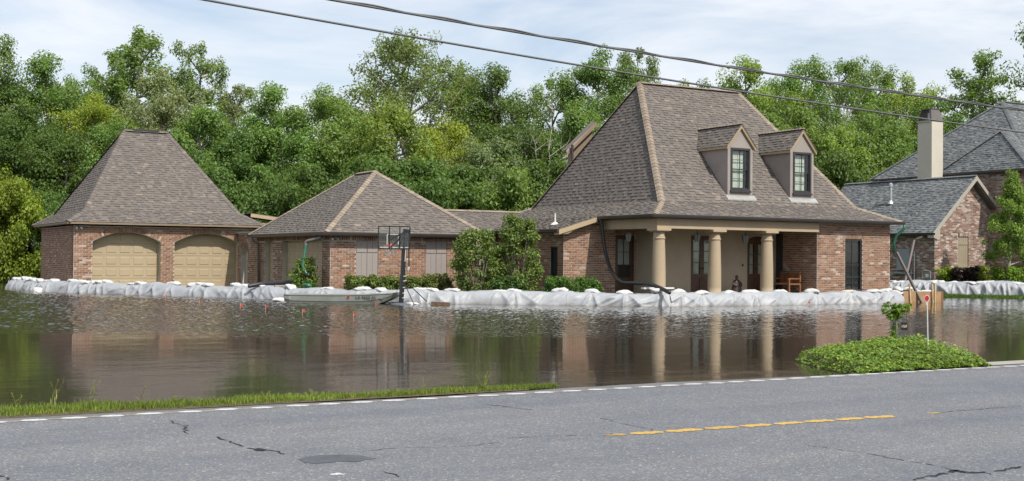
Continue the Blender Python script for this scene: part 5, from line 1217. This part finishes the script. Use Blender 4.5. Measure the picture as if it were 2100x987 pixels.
bumpz = .03+.075*(np.sin(x*5.3+1)*np.sin(y*6.1)+1)*.5*(.5+.5*np.sin(x*13+y*9))+.05*r.rand(n)+np.where(r.rand(n) < .05, .10*r.rand(n), 0); p = np.c_[x, y, z+bumpz*np.clip((z+.02)*8, .3, 1)]
nor = np.c_[r.normal(size=n)*.5, r.normal(size=n)*.5-.15, np.ones(n)]; nor /= np.linalg.norm(nor, axis=1)[:, None]; t = r.normal(size=(n, 3)); t -= nor*(t*nor).sum(1)[:, None]; t /= np.linalg.norm(t, axis=1)[:, None]; b = np.cross(nor, t)
sz = (.030+.042*r.rand(n)**1.5)[:, None]; V = np.stack([p-t*sz*.5, p+b*sz*.33+nor*sz*.1, p+t*sz*.5, p-b*sz*.33+nor*sz*.1], 1).reshape(-1, 3)
o = stuff(tag(link('ground_cover', npmesh('ground_cover', V, np.arange(n*4).reshape(n, 4), M['leafgloss'])), 'mound of small-leaved green ground cover at the road edge', 'ground cover')); o.color = (.175, .270, .045, 1)
# grass on the neighbour's lawn edge
ed, ba = LAWN_EDGE; r = np.random.RandomState(5); n = 16000; i = r.randint(0, len(ed)-1, n); f = r.rand(n)[:, None]; g_ = r.rand(n)[:, None]; E_ = np.array(ed); B_ = np.array(ba)
P = (E_[i]*(1-f)+E_[i+1]*f)*(1-g_)+(B_[i]*(1-f)+B_[i+1]*f)*g_; V, Q = blades(P, .09, .012, 6, .5)
o = stuff(tag(link('lawn_grass', npmesh('lawn_grass', V, Q, M['grass'])), 'green lawn edge before the neighbour\'s sandbag wall', 'grass')); o.color = (.085, .160, .025, 1)
# ------------------------------------------------------------------ boat
def text_mesh(txt, size, mat, name):
    cu = bpy.data.curves.new(name, 'FONT'); cu.body = txt; cu.size = size; cu.extrude = .002; cu.align_x = 'CENTER'; cu.align_y = 'CENTER'
    o = bpy.data.objects.new(name, cu); col.objects.link(o); bpy.context.view_layer.update()
    me = bpy.data.meshes.new_from_object(o.evaluated_get(bpy.context.evaluated_depsgraph_get())); bpy.data.objects.remove(o); me.materials.clear(); me.materials.append(mat); me.name = name; return me
m, N, L, b = newmat('aluminium_hull'); p = pos(N); nn = noise(N, L, 2.2, 5, .65, p); r_ = ramp(N, L, nn.outputs[0], [(.3, (.26, .275, .235)), (.7, (.36, .38, .335))])
L.new(r_.outputs[0], b.inputs['Base Color']); b.inputs['Roughness'].default_value = .42; b.inputs['Metallic'].default_value = .25; M['hull'] = m
M['hullin'] = plain('hull_inside', (.20, .205, .175), .55, .2, 3); M['decal'] = plain('black_decal', (.015, .015, .015), .5, .05)
BO = Vector((15.2, 42.72, 0)); BD = Vector((.775, -.632, 0)).normalized(); BN = Vector((BD.y, -BD.x, 0))      # BN points to the road
bt = thing('jon_boat', BO+BD*2, 'grey-green aluminium flat-bottomed boat lettered LA 9655 AL', 'boat')
def bp(s, o, z): return BO+BD*s-BN*.55+BN*o+Vector((0, 0, z))
ST = [(-.13, .50, .56, .06, .29, 0), (0.12, .50, .57, -.10, .29, 0), (1.0, .50, .585, -.12, .29, 0), (2.0, .50, .585, -.12, .30, 0), (2.9, .49, .58, -.10, .325, 0), (3.35, .47, .565, -.02, .355, 0), (3.75, .44, .53, .14, .38, 0), (4.12, .40, .47, .35, .415, 0)]
def hull(inset, mat, name, parent):
    m = MB(); R2 = []
    for (s, hb, ht, zb, zt, _) in ST:
        zm = zb+(zt-zb)*.45; hm = hb+(ht-hb)*.55; lip = .018 if not inset else 0
        prof = [(-ht+inset, zt), (-hm+inset-lip, zm+.012), (-hm+inset, zm-.012), (-hb+inset, zb+inset), (hb-inset, zb+inset), (hm-inset, zm-.012), (hm-inset+lip, zm+.012), (ht-inset, zt)]
        R2.append(len(m.v)); m.v += [tuple(bp(s, o, z)) for o, z in prof]
    for a, b_ in zip(R2[:-1], R2[1:]):
        for k in range(7): m.f.append((a+k, a+k+1, b_+k+1, b_+k))
    m.f.append(tuple(R2[0]+k for k in range(8))); m.f.append(tuple(R2[-1]+k for k in range(8))[::-1]); return m.build(name, mat, parent)
hl = hull(0, M['hull'], 'hull', bt); hull(.02, M['hullin'], 'hull_lining', bt)
for sd in (-1, 1): MB().tube([bp(s, sd*ht, zt+.005) for (s, hb, ht, zb, zt, _) in ST], .018, 6).build('gunwale', M['hull'], bt, True)
MB().tube([bp(-.13, -.56, .295), bp(-.13, .56, .295)], .018, 6).build('transom_rail', M['hull'], bt); MB().tube([bp(4.12, -.47, .42), bp(4.12, .47, .42)], .018, 6).build('bow_rail', M['hull'], bt)
for s in (.5, 1.9, 3.3): MB().hexa([bp(s, -.54, .19), bp(s+.3, -.54, .19), bp(s+.3, .54, .19), bp(s, .54, .19), bp(s, -.54, .22), bp(s+.3, -.54, .22), bp(s+.3, .54, .22), bp(s, .54, .22)]).build('bench_seat', M['hullin'], bt)
tm_ = text_mesh('LA 9655 AL', .16, M['decal'], 'registration_letters'); o = link('registration_letters', tm_, bt)
cpt = bp(2.98, .582, .225); up_ = (bp(2.9, .58, .325)-bp(2.9, .54, .09)).normalized(); rt_ = BD; nr_ = rt_.cross(up_)
o.matrix_basis = Matrix(((rt_.x, up_.x, nr_.x, cpt.x+nr_.x*.012), (rt_.y, up_.y, nr_.y, cpt.y+nr_.y*.012), (rt_.z, up_.z, nr_.z, cpt.z), (0, 0, 0, 1)))
c0 = bp(2.28, .598, .20); MB().hexa([c0, c0+BD*.08, c0+BD*.08+BN*.004, c0+BN*.004, c0+up_*.08, c0+BD*.08+up_*.08, c0+BD*.08+up_*.08+BN*.004, c0+up_*.08+BN*.004]).build('red_sticker', M['red'], bt)
c0 = bp(.1, .588, .15); MB().hexa([c0, c0+BD*.03, c0+BD*.03+BN*.004, c0+BN*.004, c0+up_*.08, c0+BD*.03+up_*.08, c0+BD*.03+up_*.08+BN*.004, c0+up_*.08+BN*.004]).build('pale_sticker', M['white'], bt)
# ------------------------------------------------------------------ basketball hoop
HX, HY = 18.42, 39.75
e = thing('basketball_hoop', (HX, HY, 0), 'portable black basketball hoop with clear backboard standing in the water', 'basketball hoop')
# board faces left and towards the road
MB().bar((HX-.06, HY, -.6), (HX+.10, HY-.02, 2.70), .13, .13, Vector((0, 1, 0))).build('pole', M['bb'], e)
m = MB(); prof = [(.0, -.3), (.45, -.28), (.5, -.12), (.46, .03), (.2, .07), (.0, .08)]
m.lathe((HX-.05, HY, 0), [(r__*.75, z) for r__, z in prof], 18); m.build('base', plain('blue_grey_base', (.10, .125, .155), .5), e)
bu = Vector((.93, -.36, 0)); bn = Vector((.36, .93, 0)); BC = Vector((HX-.30, HY+.05, 2.40))            # board centre, right, normal (away)
def bb(u, z, d=0): return BC+bu*u+Vector((0, 0, z))+bn*d
m = MB(); W2, H2 = .56, .40
for (a, c) in (((-W2, -H2), (W2, -H2)), ((-W2, H2), (W2, H2)), ((-W2, -H2), (-W2, H2)), ((W2, -H2), (W2, H2)), ((-.17, -H2), (-.17, H2)), ((.20, -H2), (.20, H2))): m.bar(bb(*a), bb(*c), .04, .04, bn)
m.build('board_frame', M['bb'], e)
MB().hexa([bb(-W2, -H2, -.004), bb(W2, -H2, -.004), bb(W2, -H2, .004), bb(-W2, -H2, .004), bb(-W2, H2, -.004), bb(W2, H2, -.004), bb(W2, H2, .004), bb(-W2, H2, .004)]).build('backboard', M['glass'], e)
m = MB()
for (a, c) in (((-.25, -.25), (-.25, .12)), ((.15, -.25), (.15, .12)), ((-.25, .12), (.15, .12)), ((-W2+.05, -H2+.05), (W2-.05, -H2+.05))): m.bar(bb(*a, .012), bb(*c, .012), .03, .006, bn)
m.build('target_square', M['white'], e)
m = MB()
for z in (.28, .0): m.bar(bb(-.13, z-.35, -.03), (HX+.10, HY-.06, 2.62+z*.25-.05), .035, .05); m.bar(bb(.17, z-.3, -.03), (HX+.10, HY+.04, 2.62+z*.25-.05), .035, .05)
m.build('arm', M['bb'], e); MB().bar((HX+.0, HY-.1, 2.66), (HX+.20, HY-.1, 2.62), .10, .12).build('arm_bracket', M['bb'], e)
rc = bb(-.15, -.27, .27); m = MB(); pts = [rc+Vector((math.cos(a)*.22, math.sin(a)*.22, 0)) for a in [i*math.pi/10 for i in range(21)]]; m.tube(pts, .012, 6, False); m.bar(bb(-.15, -.27, 0), bb(-.15, -.27, .06), .14, .10); m.build('rim', plain('red_orange_rim', (.75, .12, .04), .5), e)
m = MB()
for k in range(10):
    for sg in (1, -1):
        p_ = []
        for i in range(5): a = 2*math.pi*(k+sg*i*.5)/10; rr = .22-.022*i; p_.append(rc+Vector((math.cos(a)*rr, math.sin(a)*rr, -.09*i)))
        m.tube(p_, .006, 4, False)
m.build('net', M['white'], e)
MB().tube([(HX+.19, HY-.12, 2.60), (HX+.21, HY-.13, 1.30)], .022, 6).build('height_handle', M['bb'], e); MB().tube([(HX+.21, HY-.13, 1.36), (HX+.19, HY-.10, 1.26)], .045, 8).build('handle_grip', M['white'], e)
MB().bar((HX+.06, HY-.085, 1.55), (HX+.085, HY-.09, 2.0), .05, .02).build('height_scale', M['white'], e)
for z in (.25, .42, .62, .85, 1.02): MB().bar((HX-.03+z*.05, HY-.07, z), (HX+.10+z*.05, HY-.07, z+.02), .02, .02).build('tape_band', M['white'], e)
MB().tube([(HX+.02, HY-.02, .9), (HX+.32, HY-.35, .02)], .015, 6).tube([(HX+.06, HY-.02, .9), (HX+.85, HY-.30, .12)], .017, 6).build('brace', M['bb'], e)
m = MB(); pr_ = []
for i in range(9): f = i/8; a = Vector((HX+.05, HY-.07, 1.10)); c = bp(4.0, .2, .42); q = a.lerp(c, f); q.z -= .06*math.sin(f*math.pi); pr_.append(q)
tag(m.tube(pr_, .009, 5).build('mooring_rope', M['rope']), 'pale rope tied from the basketball pole to the boat bow', 'rope')
lg = MB().hexa([(HX+.78,HY-.75,-.08),(HX+1.38,HY-1.10,-.08),(HX+1.56,HY-.80,-.08),(HX+.96,HY-.45,-.08),(HX+.80,HY-.73,.12),(HX+1.36,HY-1.07,.11),(HX+1.52,HY-.81,.10),(HX+.97,HY-.48,.13)]).build('wooden_block', M['log']); tag(lg, 'soaked brown timber block floating right of the basketball pole', 'timber')
MB_ = MB().tube([(HX+1.2, HY-.75, .1), (HX+1.38, HY-.3, .30), (20.12, 40.9, .60)], .007, 5); tag(MB_.build('cord', M['rope']), 'pale cord from a sandbag down to the floating timber', 'cord')
# ------------------------------------------------------------------ hoses
def hose(name, pts, r, mat, label, cat='hose', n=40):
    P = [Vector(p) for p in pts]; out_ = []
    for i in range(len(P)-1):
        p0, p1, p2, p3 = P[max(0, i-1)], P[i], P[i+1], P[min(len(P)-1, i+2)]
        for k in range(14):
            t = k/14; out_.append(.5*((2*p1)+(p2-p0)*t+(2*p0-5*p1+4*p2-p3)*t*t+(-p0+3*p1-3*p2+p3)*t**3))
    out_.append(P[-1]); fine = []; rad = []
    for i in range(len(out_)-1):
        l = (out_[i+1]-out_[i]).length; k = max(1, int(l/.02))
        for j in range(k): fine.append(out_[i].lerp(out_[i+1], j/k)); rad.append(r*(1.0 if len(rad) % 2 else .93))
    return tag(MB().tube(fine, rad, 12).build(name, mat, None, True), label, cat)
hose('drain_hose', [(27.45, 40.5, 3.28), (27.5, 40.45, 3.05), (27.53, 40.35, 2.36), (27.46, 40.00, 1.70), (27.17, 39.20, 1.17), (26.74, 38.00, 0.83), (26.83, 37.30, 0.81), (27.06, 36.70, 0.79), (27.18, 36.20, 0.67), (26.99, 35.30, 0.50)], .075, M['blackpipe'], 'black corrugated hose running from the porch gutter down to the barrier')
MB_ = MB().box(26.9, 36.75, .60, 28.3, 36.95, .66); tag(MB_.build('plank', M['white']), 'white plank lying under the right black hose', 'plank')
hose('drain_hose', [(17.05, 45.4, 1.0), (16.9, 45.9, .80), (16.4, 46.4, .66), (15.9, 46.7, .62), (15.5, 46.85, .58), (15.05, 46.9, .50)], .085, M['blackpipe'], 'black corrugated hose over the barrier before the low wing')
hose('gutter_hose', [(17.42, 45.15, 2.50), (17.40, 45.25, 2.42), (17.25, 45.5, 2.36), (17.05, 45.75, 2.28), (17.02, 45.75, 2.12)], .07, M['spout'], 'short grey elbow pipe under the low wing corner gutter', 'pipe')
hose('drain_pipe', [(17.02, 45.75, 2.14), (16.95, 45.7, 1.8), (16.85, 45.6, 1.35), (16.95, 45.45, 1.0)], .065, M['greenpipe'], 'green drain pipe hanging from the low wing corner into the shrub', 'pipe')
MB_ = MB().box(15.95, 46.25, .50, 17.1, 46.4, .56); tag(MB_.build('plank', M['concrete']), 'grey board under the black hose before the low wing', 'plank')
def spout(pts, label): return tag(MB().tube(pts, .068, 4).build('loose_downspout', M['spout']), label, 'downspout')
spout([(40.40, 37.0, 2.10), (40.62, 35.85, .02)], 'dark loose downspout leaning from the house corner down to the water')
spout([(51.42, 45.3, 3.05), (51.25, 45.45, 2.98), (51.1, 45.6, 2.85), (49.3, 44.6, .62)], 'grey loose downspout slanting from the neighbour\'s gutter to the barrier')
# ------------------------------------------------------------------ plywood corner with stakes
e = thing('plywood_dam', (40.9, 36.0, 0), 'plywood board dam with sandbags behind at the right end of the barrier', 'board')
MB().hexa([(39.95,36.20,-.3),(41.72,35.75,-.3),(41.74,35.78,-.3),(39.97,36.23,-.3),(39.95,36.20,.47),(41.72,35.75,.45),(41.74,35.78,.45),(39.97,36.23,.47)]).build('front_board', M['ply'], e)
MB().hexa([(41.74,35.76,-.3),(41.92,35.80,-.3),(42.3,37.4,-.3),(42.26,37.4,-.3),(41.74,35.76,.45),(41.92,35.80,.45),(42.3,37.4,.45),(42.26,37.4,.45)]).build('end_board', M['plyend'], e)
for (x, y, dx, z) in ((40.25, 36.08, -.06, .78), (41.28, 35.80, -.05, .78), (41.36, 35.79, .04, .75)): MB().bar((x, y, -.3), (x+dx, y+.02, z), .06, .045).build('stake', M['stake'], e)
# foam where the downspout pours out
m = MB(); r1 = random.Random(6)
for k in range(26): blob(m, 40.75+r1.uniform(-.05, .32), 35.75+r1.uniform(-.12, .12), r1.uniform(.02, .05), r1.uniform(.015, .04), .012, 8, k, .3)
tag(m.build('foam', M['white']), 'white foam on the water at the foot of the loose downspout', 'foam'); stuff(bpy.data.objects['foam'])
# ------------------------------------------------------------------ porch furniture
e = thing('bench', (35.55, 38.6, .35), 'brown wooden bench against the shaded porch side wall', 'bench')
MB().box(35.25, 38.05, .70, 35.85, 39.25, .76).build('seat', M['benchwood'], e); 
m = MB().box(35.86, 38.05, .76, 35.92, 39.25, .82).box(35.86, 38.05, 1.12, 35.92, 39.25, 1.2); m.build('backrest_rail', M['benchwood'], e)
for k in range(5): MB().box(35.87, 38.10+k*.225, .82, 35.91, 38.27+k*.225, 1.12).build('back_slat', M['benchwood'], e)
for (x, y) in ((35.25, 38.05), (35.25, 39.18), (35.85, 38.05), (35.85, 39.18)): MB().box(x, y, .35, x+.07, y+.07, .70 if x < 35.5 else 1.24).build('leg', M['benchwood'], e)
for y in (38.05, 39.18): MB().box(35.22, y, .93, 35.86, y+.07, .98).box(35.25, y, .76, 35.31, y+.07, .93).build('armrest', M['benchwood'], e)
m = MB().lathe((33.0, 38.7, .35), [(.20, 0), (.215, .04), (.20, .14), (.175, .28), (.15, .40), (.135, .48), (.105, .535), (.055, .565), (.046, .59), (.058, .625), (.064, .665), (.055, .705), (.03, .735), (.005, .745)], 20)
for sg in (-1, 1): m.tube([(33.0+sg*.125, 38.70, .83), (33.0+sg*.17, 38.64, .70), (33.0+sg*.10, 38.53, .66), (33.0+sg*.02, 38.52, .72)], [.05, .055, .045, .025], 8)
st_ = m.build('statue', M['bronze'], None, True)
for v in st_.data.vertices:
    a = math.atan2(v.co.y-38.7, v.co.x-33.0); f = 1+.10*math.sin(5*a)*max(0, .9-v.co.z); v.co.x = 33.0+(v.co.x-33.0)*f*1.15; v.co.y = 38.7+(v.co.y-38.7)*f*.85
tag(st_, 'small dark robed statue on the porch floor between second and third column', 'statue')
# ------------------------------------------------------------------ marker, hanging number plate, flags
e = thing('driveway_marker', (15.75, 13.75, .2), 'round red reflector on a thin white stake in the ground cover', 'marker')
MB().tube([(15.75, 13.75, .10), (15.70, 13.72, .45), (15.66, 13.70, 1.05)], .011, 6).build('stake', M['white'], e)
dn = (CAM-Vector((15.66, 13.69, 1.12))); dn.z = 0; dn = Vector((-.74, -.67, 0)).normalized(); du = Vector((-dn.y, dn.x, 0))
def disc(c, rx, rz, th, n=24):
    m = MB(); F_ = []; B2 = []
    for k in range(n):
        a = 2*math.pi*k/n; q = c+du*math.cos(a)*rx+Vector((0, 0, math.sin(a)*rz)); F_.append(q+dn*th); B2.append(q-dn*th)
    m.poly(F_); m.poly(B2[::-1])
    for k in range(n): m.poly([B2[k], B2[(k+1) % n], F_[(k+1) % n], F_[k]])
    return m
dc = Vector((15.655, 13.70, 1.115)); disc(dc, .042, .056, .008).build('reflector_rim', M['white'], e); disc(dc+dn*.006, .032, .044, .006).build('reflector', M['red'], e); MB().hexa([dc+du*x+Vector((0, 0, z))+dn*d for z, w_ in ((-.115, .008), (-.05, .022)) for x, d in ((-w_, .005), (w_, .005), (w_, -.005), (-w_, -.005))]).build('reflector_neck', M['white'], e)
SX, SY = 16.10, 14.72
e = thing('vine_post', (SX, SY, .2), 'leafy vine-covered little post with a hanging number plate', 'plant')
MB().tube([(SX, SY, .0), (SX-.02, SY, .4), (SX-.03, SY, .75), (SX-.05, SY, 1.0)], [.022, .020, .018, .012], 7).build('stem', M['bark'], e)
MB().tube([(SX-.03, SY, .82), (SX+.05, SY-.03, .83), (SX+.13, SY-.07, .80)], .008, 6).build('branch', M['bark'], e)
rr = random.Random(2); C = [(SX+rr.gauss(.02, .075), SY+rr.gauss(0, .06), .91+rr.gauss(0, .085)) for _ in range(16)]+[(SX-.08+rr.gauss(0, .03), SY, z) for z in (.22, .3, .36, .45, .5)]+[(SX+.04, SY, .30), (SX-.02, SY, .2)]
V, Q = leaves(C, [.075 if i < 16 else .05 for i in range(len(C))], 1300, .050, 55, shell=.3); o = link('foliage', npmesh('foliage', V, Q, M['leafgloss']), e); o.color = (.135, .225, .025, 1)
e = thing('number_plate', (SX+.09, SY-.05, .45), 'small dark framed house number plate hanging under the vine', 'sign')
pr = Vector((.78, -.62, 0)); pn = Vector((-.62, -.78, 0)); pc = Vector((SX+.095, SY-.06, .60))
def pp(u, z, d=0): return pc+pr*u+Vector((0, 0, z))+pn*d
m = MB()
for (a, c) in (((-.055, -.062), (.055, -.062)), ((-.055, .062), (.055, .062)), ((-.055, -.068), (-.055, .068)), ((.055, -.068), (.055, .068))): m.bar(pp(*a), pp(*c), .014, .014, pn)
m.build('frame', M['wood'], e); MB().hexa([pp(-.05, -.06, -.004), pp(.05, -.06, -.004), pp(.05, -.06, -.001), pp(-.05, -.06, -.001), pp(-.05, .06, -.004), pp(.05, .06, -.004), pp(.05, .06, -.001), pp(-.05, .06, -.001)]).build('plate', M['bb'], e)
MB().tube([pp(-.03, .065), pp(-.03, .20)], .003, 4).tube([pp(.04, .065), pp(.04, .22)], .003, 4).build('chain', M['bb'], e)
tm_ = text_mesh('14369', .038, M['white'], 'digits'); o = link('digits', tm_, e); o.scale = (1, 2.1, 1)
q = pp(0, 0, .002); o.matrix_basis = Matrix(((pr.x, 0, pn.x, q.x), (pr.y, 0, pn.y, q.y), (0, 1.9, 0, q.z), (0, 0, 0, 1)))
FL = [(11.96,47.42,.16),(11.87,42.37,.17),(12.0,38.13,.15),(11.98,35.59,.22),(12.28,33.22,.18),(12.9,30.95,.16),(16.92,38.62,.13),(33.38,34.97,.14)]
FN = ['farthest left orange marker flag, below the left garage door', 'orange marker flag below the pier between the garage doors', 'small orange marker flag below the right garage door', 'largest orange marker flag, left of the boat stern', 'orange marker flag below the stern of the boat', 'nearest orange marker flag, below the middle of the boat', 'orange marker just below the boat bow', 'lone orange marker flag below the wooden bench']
for (x, y, hg), lb_ in zip(FL, FN):
    e = thing('marker_flag', (x, y, 0), lb_, 'flag', 'orange marker flags in the water'); MB().tube([(x, y, -.5), (x, y, hg)], .006, 5).build('wire', M['galv'], e)
    a = rnd.uniform(-.6, .6); m = MB(); n = 5; w_ = .065
    for i in range(n):
        f0, f1 = i/n, (i+1)/n; g0, g1 = .02*math.sin(f0*5+a), .02*math.sin(f1*5+a)
        A = [Vector((x+w_*f*math.cos(a-.5), y+w_*f*math.sin(a-.5)+g_, 0)) for f, g_ in ((f0, g0), (f1, g1))]
        m.hexa([A[0]+Vector((0, 0, hg-.075)), A[1]+Vector((0, 0, hg-.075)), A[1]+Vector((0, .004, hg-.075)), A[0]+Vector((0, .004, hg-.075)), A[0]+Vector((0, 0, hg)), A[1]+Vector((0, 0, hg)), A[1]+Vector((0, .004, hg)), A[0]+Vector((0, .004, hg))])
    m.build('flag', M['orange'], e)
# ------------------------------------------------------------------ overhead lines on their poles beyond the frame
def cable(fx, x0, x1, y, r, label, twist=0):
    P = [(x0+(x1-x0)*i/120, y, fx(x0+(x1-x0)*i/120)) for i in range(121)]; m = MB().tube(P, r, 6)
    if twist:
        P2 = [(x0+(x1-x0)*i/400, y+.015*math.cos(i*.9), fx(x0+(x1-x0)*i/400)+.022+.012*math.sin(i*.9)) for i in range(401)]; m.tube(P2, r*.7, 5)
    return tag(m.build('overhead_line', M['wire'], None, True), label, 'cable', 'overhead lines')
cable(lambda x: 5.74-.0535*(x-7.07)+.00102*(x-7.07)**2, -12, 62, 18.0, .019, 'upper overhead line, a double twisted cable across the sky', 1)
cable(lambda x: 5.512-.0665*(x-5.07)+.00105*(x-5.07)**2, -12, 62, 18.0, .018, 'lower overhead line crossing the main ridge and the chimney')
for x, lb_ in ((-12, 'wooden utility pole left of the view'), (62, 'wooden utility pole right of the view')):
    e = thing('utility_pole', (x, 18.0, 0), lb_, 'utility pole', 'utility poles'); MB().tube([(x, 18.0, -.7), (x, 18.0, 9.5)], [.16, .11], 12).build('pole', M['bark'], e); MB().box(x-.06, 17.0, 8.6, x+.06, 19.0, 8.72).build('crossarm', M['bark'], e)
